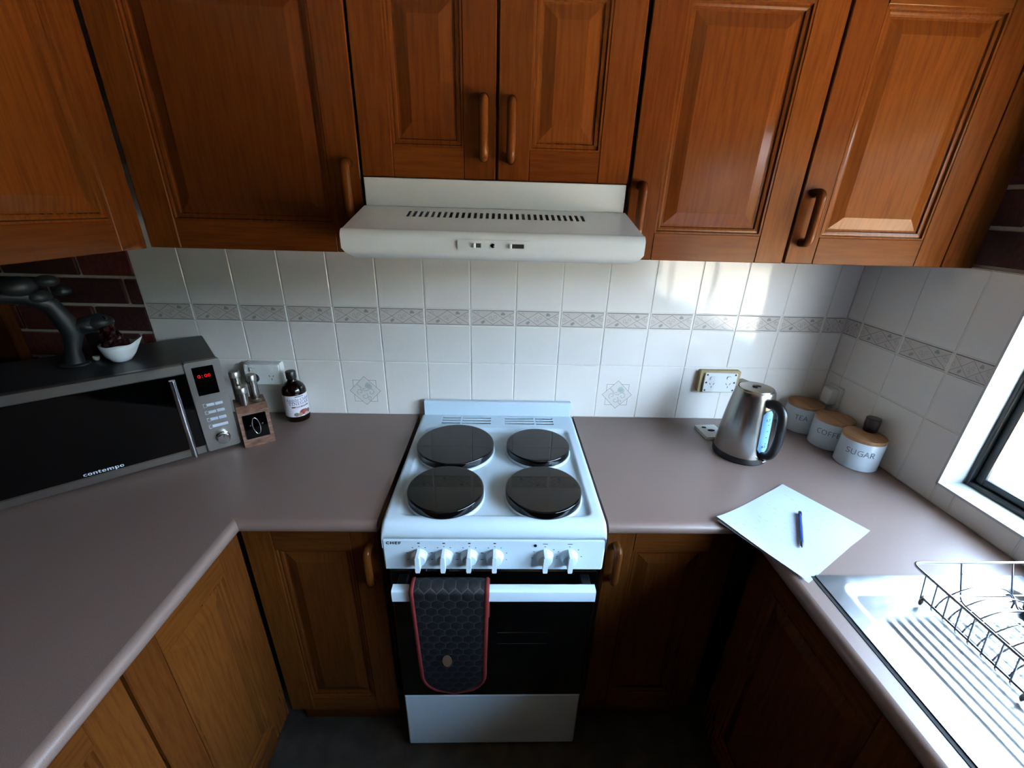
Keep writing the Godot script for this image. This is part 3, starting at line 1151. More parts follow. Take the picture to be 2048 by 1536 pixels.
# ------------------------------------------------------------------ rangehood
func rangehood() -> void:
	var t := thing("rangehood", "white slimline rangehood with a row of vent slots, under the short cabinet", "rangehood", Vector3(0.0155, 0, 0))
	var g := Geo.new()
	var a := Vector2(0.330, 1.5995)   # (z, y) where the slope begins
	var b := Vector2(0.486, 1.5595)   # and ends
	var L := a.distance_to(b)
	var dir := (b - a) / L
	var W := 0.2975
	var on := func(x: float, s: float) -> Vector3:
		return Vector3(x, a.y + dir.y * s, a.x + dir.x * s)
	var n := 30
	var xs := [-W, -0.285]
	for i in n:
		var x := -0.1875 + 0.01305 * i
		xs += [x - 0.0033, x + 0.0033]
	xs += [0.285, W]
	var ss := [0.0, 0.034, 0.076, L]
	var hole := func(x: float, s: float) -> bool:
		var k := (x + 0.1875) / 0.01305
		return s > 0.034 and s < 0.076 and absf(k - roundf(k)) < 0.2 and k > -0.4 and k < n - 0.6
	g.sheet(on, xs, ss, hole)
	# front: rolled over, straight face, turned under
	var prof := [b]
	for k in range(1, 8):
		var an := deg_to_rad(76 - 76.0 * k / 7)
		prof.append(Vector2(0.4905, 1.543) + Vector2(cos(an), sin(an)) * 0.017 + Vector2(-0.0005, 0))
	prof += [Vector2(0.507, 1.523), Vector2(0.5055, 1.516), Vector2(0.501, 1.511), Vector2(0.486, 1.5035), Vector2(0.47, 1.5025)]
	var strip := func(x: float, j: float) -> Vector3:
		var p: Vector2 = prof[int(j)]
		var inset := 0.0
		if p.y < 1.52:
			inset = (1.52 - p.y) * 1.3
		return Vector3(clampf(x, -W + inset, W - inset), p.y, p.x)
	g.sheet(strip, [-W, -0.27, 0.0, 0.27, W], range(prof.size()))
	# sides, underside and the flange against the cabinet
	var outline := PackedVector2Array()
	for p in [Vector2(0.01, 1.5995), a] + prof + [Vector2(0.01, 1.5025)]:
		outline.append(p)
	var idx := Geometry2D.triangulate_polygon(outline)
	for k in range(0, idx.size(), 3):
		for s in [-1.0, 1.0]:
			var p := []
			for q in 3:
				var o: Vector2 = outline[idx[k + q]]
				var inset := (1.52 - o.y) * 1.3 if o.y < 1.52 else 0.0
				p.append(Vector3(s * (W - inset), o.y, o.x))
			g.face(p, Vector3(0, 1.55, 0.3))
	g.flat()
	g.quad(Vector3(-0.27, 1.5025, 0.01), Vector3(0.27, 1.5025, 0.01), Vector3(0.27, 1.5025, 0.47), Vector3(-0.27, 1.5025, 0.47))
	g.box(Vector3(-0.2935, 1.5995, 0.01), Vector3(0.2935, 1.6575, 0.329), 0.001)
	var body := put("canopy", g, M.hood_enamel, t)
	for i in n:
		var x := -0.1875 + 0.01305 * i
		g = Geo.new()
		g.xf = Transform3D(Basis(Vector3.RIGHT, atan2(-dir.y, dir.x)), Vector3(x, a.y, a.x))
		g.sleeve(Vector3(-0.0033, -0.0012, 0.034), Vector3(0.0033, 0, 0.076))
		put("vent_slot", g, M.hood_enamel, body)
	# control plate with two slider switches and a lamp
	g = Geo.new()
	g.xf = Transform3D(Basis.IDENTITY, Vector3(0.001, 1.5345, 0.5067))
	g.extrude(rounded(0.146, 0.020, 0.005), -0.001, 0.0035)
	var plate := put("switch_plate", g, M.hood_enamel, t)
	for s in [[-0.0385, 0.0125], [0.032, 0.026]]:
		box_part("switch_recess", Vector3(s[0] - 0.002, 1.5305, 0.5100), Vector3(s[0] + s[1], 1.5385, 0.5105), 0.0, M.case_grey, plate)
		box_part("slider_switch", Vector3(s[0] - 0.0035, 1.5295, 0.5100), Vector3(s[0] + 0.0025, 1.5395, 0.5150), 0.0015, M.plastic_white, plate)
	g = Geo.new()
	g.xf = Transform3D(Basis(Vector3.RIGHT, PI / 2), Vector3(-0.003, 1.5345, 0.5101))
	g.lathe([Vector2(0.0042, 0), Vector2(0.0042, 0.001), Vector2(0.003, 0.002), Vector2(0, 0.0028)], 16)
	put("indicator_light", g, M.amber_glass, plate)
	# an added black box, hidden behind the outlet slots, makes them read dark
	box_part("added_slot_backing", Vector3(-0.22, 1.520, 0.30), Vector3(0.24, 1.548, 0.46), 0.002, M.black_plastic, t)
	box_part("grease_filter", Vector3(-0.24, 1.4995, 0.05), Vector3(0.24, 1.5026, 0.42), 0.001, M.stainless, t)


# ------------------------------------------------------------------ microwave
func microwave() -> void:
	# the root stands under the right end of its front; x runs left along the front as negative values
	var t := thing("microwave", "stainless and black microwave with a red clock, set across the left corner", "microwave", Vector3(-0.769, TOP, 0.225), deg_to_rad(39.9))
	var W := -0.545
	var H := 0.287
	var D := -0.292
	box_part("case", Vector3(W + 0.004, 0.012, D), Vector3(-0.004, H - 0.002, -0.014), 0.003, M.case_grey, t)
	for p in [[-0.03, -0.04], [W + 0.03, -0.04], [W + 0.06, -0.26]]:
		var f := Geo.new()
		f.lathe([Vector2(0, 0), Vector2(0.011, 0), Vector2(0.013, 0.013), Vector2(0, 0.013)], 16)
		put("foot", f, M.black_plastic, t).position = Vector3(p[0], 0, p[1])
	var g := Geo.new()
	g.xf = Transform3D(Basis.IDENTITY, Vector3(-0.0415, H / 2 + 0.004, 0))
	g.extrude(rounded(0.083, H - 0.008, 0.007), -0.016, 0.0)
	var panel := put("control_panel", g, M.stainless, t)
	var frame := Geo.new()
	frame.box(Vector3(W, H - 0.030, -0.016), Vector3(-0.0845, H, 0.001), 0.003)
	frame.box(Vector3(W, 0.008, -0.016), Vector3(-0.0845, 0.032, 0.001), 0.003)
	frame.box(Vector3(W, 0.03, -0.016), Vector3(W + 0.02, H - 0.03, -0.001), 0.001)
	var door := put("door", frame, M.stainless, t)
	box_part("door_glass", Vector3(W + 0.018, 0.0315, -0.016), Vector3(-0.0855, H - 0.0295, -0.001), 0.001, M.black_gloss, door)
	g = Geo.new()
	g.tube([Vector3(-0.1165, 0.022, 0.030), Vector3(-0.1165, 0.256, 0.030)], 0.0075, 14)
	for y in [0.045, 0.232]:
		g.tube([Vector3(-0.1165, y, -0.002), Vector3(-0.1165, y, 0.028)], 0.005, 10)
	put("door_handle", g, M.chrome, door)
	var word := show_mesh("brand_lettering", lettering("contempo", 0.0175, 0.0006, "Droid Sans", true), M.button_grey, door)
	word.position = Vector3(-0.306, 0.040, -0.0006)
	word.scale = Vector3(0.95, 0.72, 1)
	var disp := box_part("display", Vector3(-0.0685, 0.186, -0.001), Vector3(-0.0185, 0.271, 0.0008), 0.0005, M.black_gloss, panel)
	var num := show_mesh("clock_digits", lettering("0:00", 0.017, 0.0005, "Droid Sans Mono", true), M.red_digits, disp)
	num.position = Vector3(-0.0445, 0.243, 0.0010)
	num.scale = Vector3(0.78, 0.72, 1)
	for row in 4:
		var y := 0.1545 - 0.0227 * row
		if row < 3:
			box_part("button", Vector3(-0.0585, y - 0.0042, -0.001), Vector3(-0.0395, y + 0.0042, 0.003), 0.001, M.button_grey, panel)
			box_part("button", Vector3(-0.0375, y - 0.0042, -0.001), Vector3(-0.0185, y + 0.0042, 0.003), 0.001, M.button_grey, panel)
		else:
			box_part("button", Vector3(-0.0585, y - 0.0042, -0.001), Vector3(-0.0185, y + 0.0042, 0.003), 0.001, M.button_grey, panel)
		var e := Geo.new()
		e.tube([Vector3(-0.060, y + 0.005, 0.0005), Vector3(-0.0655, y + 0.005, 0.0005), Vector3(-0.0655, y - 0.006, 0.0005), Vector3(-0.058, y - 0.006, 0.0005)], 0.0008, 6)
		put("button_mark", e, M.button_grey, panel)
	g = Geo.new()
	g.xf = Transform3D(Basis(Vector3.RIGHT, PI / 2), Vector3(-0.040, 0.045, 0))
	g.lathe([Vector2(0.0185, -0.001), Vector2(0.0185, 0.003), Vector2(0.0165, 0.004), Vector2(0.0160, 0.018), Vector2(0.0145, 0.0195), Vector2(0, 0.0195)], 40)
	g.xf = Transform3D(Basis(Vector3.BACK, deg_to_rad(-20)), Vector3(-0.040, 0.045, 0.0195))
	g.box(Vector3(-0.002, 0.003, -0.001), Vector3(0.002, 0.0175, 0.004), 0.001)
	put("dial", g, M.chrome, panel)


# ------------------------------------------------------------------ kettle
func kettle() -> void:
	var t := thing("kettle", "brushed steel electric kettle with black loop handle and blue water gauge", "kettle", Vector3(0.80, TOP, 0.235), atan2(0.271, 0.962))
	# its handle points along local z
	var g := Geo.new()
	g.lathe([Vector2(0, 0), Vector2(0.076, 0), Vector2(0.079, 0.004), Vector2(0.079, 0.016), Vector2(0.077, 0.021), Vector2(0.0, 0.021)], 56)
	put("base", g, M.black_plastic, t)
	g = Geo.new()
	var prof := [Vector2(0.0, 0.021), Vector2(0.0765, 0.021), Vector2(0.0765, 0.024)]
	for k in range(1, 17):
		var y := k / 16.0
		prof.append(Vector2(0.0765 - 0.0155 * y - 0.0075 * pow(y, 3), 0.024 + 0.198 * y))
	prof += [Vector2(0.0515, 0.2255), Vector2(0.050, 0.2270), Vector2(0.0485, 0.2262), Vector2(0.048, 0.222)]
	g.lathe(prof, 64)
	put("body", g, M.kettle_steel, t)
	g = Geo.new()
	g.lathe([Vector2(0.0475, 0.220), Vector2(0.0475, 0.2262), Vector2(0.046, 0.2285), Vector2(0.02, 0.2305), Vector2(0, 0.231)], 48)
	var lid := put("lid", g, M.kettle_steel, t)
	g = Geo.new()
	g.lathe([Vector2(0.0135, 0.230), Vector2(0.0135, 0.2325), Vector2(0.011, 0.234), Vector2(0, 0.2345)], 24, 0.75)
	put("lid_button", g, M.black_plastic, lid)
	g = Geo.new()  # pouring lip
	g.extrude(PackedVector2Array([Vector2(-0.017, 0.038), Vector2(0.017, 0.038), Vector2(0.006, 0.063), Vector2(-0.006, 0.063)]), 0, 0.012)
	var spout := put("spout", g, M.kettle_steel, t)
	spout.transform = Transform3D(Basis(Vector3(1, 0, 0), Vector3(0, 0.12, -1), Vector3(0, 1, 0.1)), Vector3(0, 0.212, 0))
	g = Geo.new()  # loop handle
	var path := bend([Vector3(0, 0.196, 0.048), Vector3(0, 0.206, 0.076), Vector3(0, 0.190, 0.108), Vector3(0, 0.10, 0.116), Vector3(0, 0.047, 0.106), Vector3(0, 0.034, 0.068)], 0.03)
	var radii := []
	for i in path.size():
		radii.append(lerpf(0.0145, 0.0115, float(i) / path.size()))
	g.tube(path, 0.012, 14, false, radii)
	put("handle", g, M.black_plastic, t)
	g = Geo.new()  # gauge: a curved strip let into the body under the handle
	var strip := func(u: float, y: float) -> Vector3:
		var k := (y - 0.024) / 0.198
		var r := 0.0765 - 0.0155 * k - 0.0075 * pow(k, 3) + 0.0022
		var narrow := 1.0 - 0.5 * smoothstep(0.165, 0.178, y) - 0.5 * smoothstep(0.058, 0.046, y)
		var a := u * narrow * 0.0185 / r
		return Vector3(sin(a) * r, y, cos(a) * r)
	g.sheet(func(u, v): return strip.call(u, -v), [-1.0, -0.5, 0.0, 0.5, 1.0], steps(-0.178, -0.046, 22))
	var gauge := put("water_gauge", g, M.water_gauge, t)
	for y in [0.075, 0.095, 0.115, 0.135]:
		var m := Geo.new()
		var p: Vector3 = strip.call(0.2, y)
		m.box(p + Vector3(-0.002, -0.0006, -0.001), p + Vector3(0.004, 0.0006, 0.0008))
		put("gauge_mark", m, M.blue_print, gauge)
	for k in [["1.7", 0.150], ["0.5", 0.066]]:
		var w := show_mesh("gauge_number", lettering(k[0], 0.011, 0.0006), M.blue_print, gauge)
		var p: Vector3 = strip.call(0.0, k[1])
		w.position = p + Vector3(0, 0, 0.0006)
	box_part("switch_tab", Vector3(-0.008, 0.021, 0.074), Vector3(0.008, 0.026, 0.094), 0.0015, M.chrome, t)
	g = Geo.new()
	g.ball(Vector3(0, 0.036, 0.0755), Vector3(0.009, 0.006, 0.004))
	put("switch_lamp", g, M.black_gloss, t)


# ------------------------------------------------------------------ sink
func sink() -> void:
	var x0 := 0.707
	var x1 := 1.163
	var z0 := 0.722
	var z1 := 2.0
	var xs := steps(x0, 0.738, 3) + steps(0.742, 0.772, 8) + steps(0.776, 1.09, 110) + steps(1.095, 1.13, 8) + [1.145, x1]
	var zs := [z0, 0.742] + steps(0.746, 0.776, 8) + steps(0.79, 0.86, 14) + steps(0.9, 1.6, 12) + [1.7, 1.8, 1.9, 1.95, z1]
	var f := func(x: float, z: float) -> Vector3:
		var q := Vector2(absf(x - 0.929) - 0.155, absf(z - 1.36) - 0.585)
		var d := Vector2(maxf(q.x, 0), maxf(q.y, 0)).length() - 0.03 + minf(maxf(q.x, q.y), 0)
		var y := 0.9030 - 0.011 * smoothstep(0.002, -0.016, d)
		var start := 0.803 + 0.5 * pow(x - 0.94, 2)
		var k := smoothstep(start, start + 0.022, z) * smoothstep(0.778, 0.784, x) * smoothstep(1.088, 1.082, x)
		y += 0.0023 * k * pow(0.5 - 0.5 * cos((x - 0.778) / 0.0205 * TAU), 1.6)
		return Vector3(x, y, z)
	var g := Geo.new()
	g.sheet(f, xs, zs)
	g.flat()
	for p in [[Vector3(x0, 0.903, z0), Vector3(x1, 0.903, z0)], [Vector3(x1, 0.903, z0), Vector3(x1, 0.903, z1)], [Vector3(x1, 0.903, z1), Vector3(x0, 0.903, z1)], [Vector3(x0, 0.903, z1), Vector3(x0, 0.903, z0)]]:
		var u := Vector3(0, 0.0025, 0)
		g.quad(p[1] - u, p[0] - u, p[0], p[1])
	var o := put("sink", g, M.sink_steel)
	tag(o, "stainless steel sink with ribbed drainer, set into the worktop under the window", "sink")
	box_part("shadow_gap_strip", Vector3(0.6985, 0.8995, 0.723), Vector3(x0 + 0.004, 0.9012, z1), 0.0, M.dark_gap, o)  # dark strip painting the shadow gap along the raised front rim


# ------------------------------------------------------------------ small things
func canisters() -> void:
	var spots := [[1.115, 0.058, "TEA", "small white canister with wooden lid in the back corner, furthest from the window"], [1.135, 0.171, "COFFEE", "small white canister with wooden lid, middle of the three by the right wall"], [1.141, 0.285, "SUGAR", "small white canister with wooden lid, nearest the window, small brown jar on it"]]
	for s in spots:
		var t := thing("canister", s[3], "canister", Vector3(s[0], TOP, s[1]), 0.0, "white canisters with wooden lids")
		var g := Geo.new()
		g.lathe([Vector2(0, 0), Vector2(0.054, 0), Vector2(0.056, 0.002), Vector2(0.056, 0.0885), Vector2(0.0553, 0.0895), Vector2(0.054, 0.0885), Vector2(0.054, 0.084)], 56)
		put("body", g, M.canister_white, t)
		g = Geo.new()
		g.lathe([Vector2(0, 0.083), Vector2(0.0535, 0.083), Vector2(0.0535, 0.0888), Vector2(0.0552, 0.0895), Vector2(0.0552, 0.0985), Vector2(0.054, 0.100), Vector2(0, 0.100)], 56)
		put("lid", g, M.bamboo, t)
		show_mesh("raised_lettering", around(lettering(s[2], 0.024, 0.0012, "Droid Sans"), 0.0562, deg_to_rad(-40), 0.058), M.silver_plastic, t)
	var j := thing("jar", "small dark brown round jar standing on a wooden canister lid", "jar", Vector3(1.172, TOP + 0.1, 0.262))
	var g := Geo.new()
	g.lathe([Vector2(0, 0), Vector2(0.017, 0), Vector2(0.0185, 0.002), Vector2(0.0185, 0.018), Vector2(0, 0.018)], 28)
	put("body", g, M.brown_cap, j)
	g = Geo.new()
	g.lathe([Vector2(0, 0.018), Vector2(0.0195, 0.018), Vector2(0.0195, 0.042), Vector2(0.018, 0.044), Vector2(0, 0.0445)], 28)
	put("cap", g, M.brown_cap, j)


func socket_plate(t: Node3D, z: float) -> void:
	var g := Geo.new()
	g.extrude(rounded(0.114, 0.071, 0.004), z, z + 0.008)
	put("face_plate", g, M.plastic_white, t)
	for x in [-0.029, 0.029]:
		g = Geo.new()
		g.xf = Transform3D(Basis.IDENTITY, Vector3(x, 0.018, 0))
		g.extrude(rounded(0.017, 0.012, 0.005), z + 0.007, z + 0.0115)
		put("rocker_switch", g, M.plastic_white, t)
		for p in [[-0.0065, -0.005, 30.0], [0.0065, -0.005, -30.0], [0.0, -0.0165, 0.0]]:
			g = Geo.new()
			g.xf = Transform3D(Basis(Vector3.BACK, deg_to_rad(p[2])), Vector3(x + p[0], p[1], z + 0.0078))
			g.box(Vector3(-0.0009, -0.0035, 0), Vector3(0.0009, 0.0035, 0.0005))
			put("pin_slot", g, M.dark_gap, t)
	for p in [[-0.05, 0.029], [0.05, 0.029], [-0.05, -0.029], [0.05, -0.029], [-0.05, 0.0], [0.05, 0.0]]:
		g = Geo.new()
		g.xf = Transform3D(Basis(Vector3.RIGHT, PI / 2), Vector3(p[0], p[1], z + 0.008))
		g.lathe([Vector2(0.0034, 0), Vector2(0.0034, 0.0006), Vector2(0, 0.0009)], 12)
		put("screw", g, M.case_grey if z < 0.025 else M.plastic_white, t)


func sockets() -> void:
	var t := thing("power_socket", "white double power socket on the tiles behind the spice caddy, black plug in it", "socket", Vector3(-0.772, 1.060, 0.0006))
	var g := Geo.new()
	g.extrude(rounded(0.118, 0.075, 0.004), 0, 0.026)
	put("mounting_block", g, M.plastic_white, t)
	socket_plate(t, 0.026)
	g = Geo.new()
	g.xf = Transform3D(Basis(Vector3.RIGHT, PI / 2), Vector3(-0.029, -0.012, 0.0345))
	g.lathe([Vector2(0.017, 0), Vector2(0.017, 0.022), Vector2(0.013, 0.03), Vector2(0, 0.031)], 24)
	put("plug", g, M.black_plastic, t)
	t = thing("power_socket", "white double power socket on a cream block, on the tiles behind the kettle", "socket", Vector3(0.806, 1.056, 0.0006))
	g = Geo.new()
	g.extrude(rounded(0.142, 0.081, 0.004), 0, 0.020)
	put("mounting_block", g, M.plastic_cream, t)
	socket_plate(t, 0.020)
	# on the window wall, in the corner behind the canisters
	t = thing("power_socket", "small white plug adaptor in a socket on the right wall behind the canisters", "socket", Vector3(RIGHT - 0.0006, 1.028, 0.062), -PI / 2)
	g = Geo.new()
	g.extrude(rounded(0.06, 0.072, 0.004), 0, 0.009)
	put("face_plate", g, M.plastic_white, t)
	box_part("adaptor", Vector3(-0.02, -0.026, 0.009), Vector3(0.022, 0.03, 0.036), 0.003, M.plastic_white, t)
	# a loose switch plate lying on the worktop
	t = thing("switch_plate", "loose white switch plate with two dark holes, lying on the worktop beside the kettle", "switch plate", Vector3(0.765, TOP, 0.112), deg_to_rad(4))
	g = Geo.new()
	g.xf = Transform3D(Basis(Vector3.RIGHT, -PI / 2))
	g.extrude(rounded(0.074, 0.086, 0.004), 0, 0.010)
	put("plate", g, M.plastic_white, t)
	for p in [[-0.012, -0.024, 0.0085, 0.0055], [0.003, -0.002, 0.013, 0.0075]]:
		g = Geo.new()
		g.xf = Transform3D(Basis.IDENTITY, Vector3(p[0], 0.0100, p[1]))
		g.lathe([Vector2(p[2], 0), Vector2(p[2], 0.0005), Vector2(0, 0.0005)], 20, p[3] / p[2])
		put("switch_hole", g, M.dark_gap, t)


func bottle() -> void:
	var t := thing("bottle", "dark amber vinegar bottle with black cap and white label, against the tiles", "bottle", Vector3(-0.672, TOP, 0.044))
	var g := Geo.new()
	g.lathe([Vector2(0, 0.002), Vector2(0.030, 0), Vector2(0.036, 0.003), Vector2(0.038, 0.009), Vector2(0.038, 0.108), Vector2(0.0365, 0.118), Vector2(0.032, 0.128), Vector2(0.0235, 0.137), Vector2(0.0155, 0.143), Vector2(0.0135, 0.149), Vector2(0.0135, 0.155)], 48)
	put("glass", g, M.amber_glass, t)
	g = Geo.new()
	g.lathe([Vector2(0.0155, 0.153), Vector2(0.0160, 0.155), Vector2(0.0160, 0.177), Vector2(0.0145, 0.179), Vector2(0, 0.1795)], 32)
	put("cap", g, M.black_plastic, t)
	g = Geo.new()  # label: most of the way round
	g.smooth()
	var front := deg_to_rad(42)
	for i in 40:
		var a0 := front - 1.9 + 3.8 * i / 40.0
		var a1 := front - 1.9 + 3.8 * (i + 1) / 40.0
		var r := 0.0384
		var q := func(a: float, y: float) -> Vector3: return Vector3(sin(a) * r, y, cos(a) * r)
		var u := func(a: float) -> float: return clampf(0.5 + (a - front) / 1.9 * 0.75, 0.02, 0.98)
		g.uv_quad([q.call(a0, 0.024), q.call(a1, 0.024), q.call(a1, 0.102), q.call(a0, 0.102)], [Vector2(u.call(a0), 0.99), Vector2(u.call(a1), 0.99), Vector2(u.call(a1), 0.01), Vector2(u.call(a0), 0.01)])
	var lab := put("label", g, M.label_print, t)
	show_mesh("label_lettering", around(lettering("Apple Cider", 0.0145, 0.0002, "Droid Serif"), 0.0386, front, 0.0855), M.blue_print, lab)
	show_mesh("label_lettering", around(lettering("VINEGAR", 0.0155, 0.0002, "Droid Serif"), 0.0386, front, 0.0725), M.blue_print, lab)


func caddy() -> void:
	# wooden wedge standing beside the microwave, holding spice mills; turned the same way
	var turn := deg_to_rad(35.6)
	var at := Vector3(-0.712, TOP, 0.2205)
	var t := thing("spice_caddy", "small wooden spice caddy with a black front plate, beside the microwave", "caddy", at, turn)
	var g := Geo.new()
	g.xf = Transform3D(Basis(Vector3.UP, -PI / 2), Vector3.ZERO)  # extrude along x: polygon x is z, y is y
	g.extrude(PackedVector2Array([Vector2(-0.112, 0), Vector2(0.0, 0), Vector2(0.002, 0.02), Vector2(-0.012, 0.112), Vector2(-0.030, 0.126), Vector2(-0.098, 0.126), Vector2(-0.112, 0.12)]), -0.0415, 0.0415, false)
	put("block", g, M.rough_timber, t)
	g = Geo.new()
	var lean := atan2(0.014, 0.092)
	var plate_xf := Transform3D(Basis(Vector3.RIGHT, -lean), Vector3(0, 0.066, -0.0045))
	g.xf = plate_xf
	g.extrude(rounded(0.062, 0.076, 0.002), 0, 0.003)
	var plate := put("front_plate", g, M.black_gloss, t)
	g = Geo.new()
	g.xf = plate_xf * Transform3D(Basis(Vector3.BACK, deg_to_rad(4)), Vector3(0, 0, 0.004))
	var loop := []
	for i in 28:
		var a := TAU * i / 28
		loop.append(Vector3(0.0095 * cos(a), 0.026 * sin(a), 0.001))
	g.tube(loop, 0.0013, 8, true)
	put("oval_loop", g, M.chrome, plate)
	for x in [-0.016, 0.016]:
		g = Geo.new()
		g.xf = plate_xf
		g.ball(Vector3(x, 0.003, 0.003), Vector3(0.004, 0.004, 0.002), 12)
		put("stud", g, M.black_gloss, plate)
	# the mills stand in its top
	var b := Basis(Vector3.UP, turn)
	var mills := [[-0.021, -0.080, 0.098, "tall spice mill with steel cap, back left in the wooden caddy"], [0.019, -0.082, 0.078, "tall spice mill with steel cap, back right in the wooden caddy, before the socket"], [-0.014, -0.046, 0.056, "short spice mill with steel cap, front of the wooden caddy"]]
	for m in mills:
		var h: float = m[2]
		var p: Vector3 = at + b * Vector3(m[0], 0.1262, m[1])
		var o := thing("spice_mill", m[3], "spice mill", p, 0.0, "steel capped mills in the caddy")
		g = Geo.new()
		g.lathe([Vector2(0, 0), Vector2(0.0135, 0), Vector2(0.0135, h - 0.018), Vector2(0, h - 0.018)], 28)
		put("body", g, M.kettle_steel, o)
		g = Geo.new()
		g.lathe([Vector2(0.0, h - 0.018), Vector2(0.0150, h - 0.018), Vector2(0.0150, h - 0.003), Vector2(0.013, h), Vector2(0, h + 0.0008)], 28)
		put("cap", g, M.stainless, o)
	var o := thing("spice_lid", "low round steel lid at the front right of the wooden caddy", "tin", at + b * Vector3(0.020, 0.1262, -0.045))  # a loose low steel lid, not a container
	g = Geo.new()
	g.lathe([Vector2(0, 0), Vector2(0.012, 0), Vector2(0.0125, 0.004), Vector2(0.010, 0.006), Vector2(0, 0.0065)], 24)
	put("lid_body", g, M.stainless, o)


func papers() -> void:
	# A4 sheets lying over the inner corner of the worktop
	var xdir := Vector3(0.105, 0, 0.189).normalized()
	var mid := Vector3(0.7548, TOP, 0.5713)
	for k in 2:
		var turn := atan2(-xdir.z, xdir.x) + (0.0 if k else 0.035)
		var g := Geo.new()
		g.smooth()
		var n := 14
		var m := 20
		var f := func(i: int, j: int, off: float) -> Vector3:
			var u := float(i) / n
			var v := float(j) / m
			var y := 0.0004 + 0.0006 * k + off
			var corner := maxf(0.0, (1.0 - u) * 0.55 + v - 1.18)
			y += 0.018 * corner + 0.0007 * sin(u * 9.0 + k) * sin(v * 7.0) * k + 0.0007 * k
			if k:
				y += 0.004 * pow(absf(v - 0.5) * 2.0, 8.0)
			return Vector3((u - 0.5) * 0.21, y, (v - 0.5) * 0.297)
		for i in n:
			for j in m:
				for s in [0.0, -0.00025]:
					var q := [f.call(i, j, s), f.call(i, j + 1, s), f.call(i + 1, j + 1, s), f.call(i + 1, j, s)]
					var uv := [Vector2(float(i) / n, float(j) / m), Vector2(float(i) / n, float(j + 1) / m), Vector2(float(i + 1) / n, float(j + 1) / m), Vector2(float(i + 1) / n, float(j) / m)]
					if s < 0.0:
						q.reverse()
						uv.reverse()
					g.uv_quad(q, uv)
		var o := put("paper_sheet", g, M.written_paper if k else M.paper)
		o.position = mid + Vector3(0, 0, 0.002 * (1 - k))
		o.rotation.y = turn
		if k:
			tag(o, "top sheet of white paper with faint pencil notes, overhanging the worktop corner", "paper", "papers on the worktop")
		else:
			tag(o, "white paper sheet lying underneath the pencilled sheet on the worktop", "paper", "papers on the worktop")
	var a := Vector3(0.803, TOP + 0.0065, 0.528)
	var d := Vector3(-0.074, 0, 0.118)
	var t := thing("pen", "blue ballpoint pen lying on the white paper", "pen", a, atan2(d.x, d.z))
	var len := 0.141
	var g := Geo.new()
	g.tube([Vector3(0, 0, 0.006), Vector3(0, 0, len - 0.018)], 0.0042, 6)
	put("barrel", g, M.pen_blue, t)
	g = Geo.new()
	g.tube([Vector3(0, 0, -0.002), Vector3(0, 0, 0.006), Vector3(0, 0, 0.010)], 0.0044, 12, false, [0.0038, 0.0046, 0.0046])
	put("end_plug", g, M.pen_dark, t)
	g = Geo.new()
	g.tube([Vector3(0, 0, len - 0.018), Vector3(0, 0, len - 0.006), Vector3(0, 0, len)], 0.003, 12, false, [0.0042, 0.0028, 0.0007])
	put("tip", g, M.pen_dark, t)


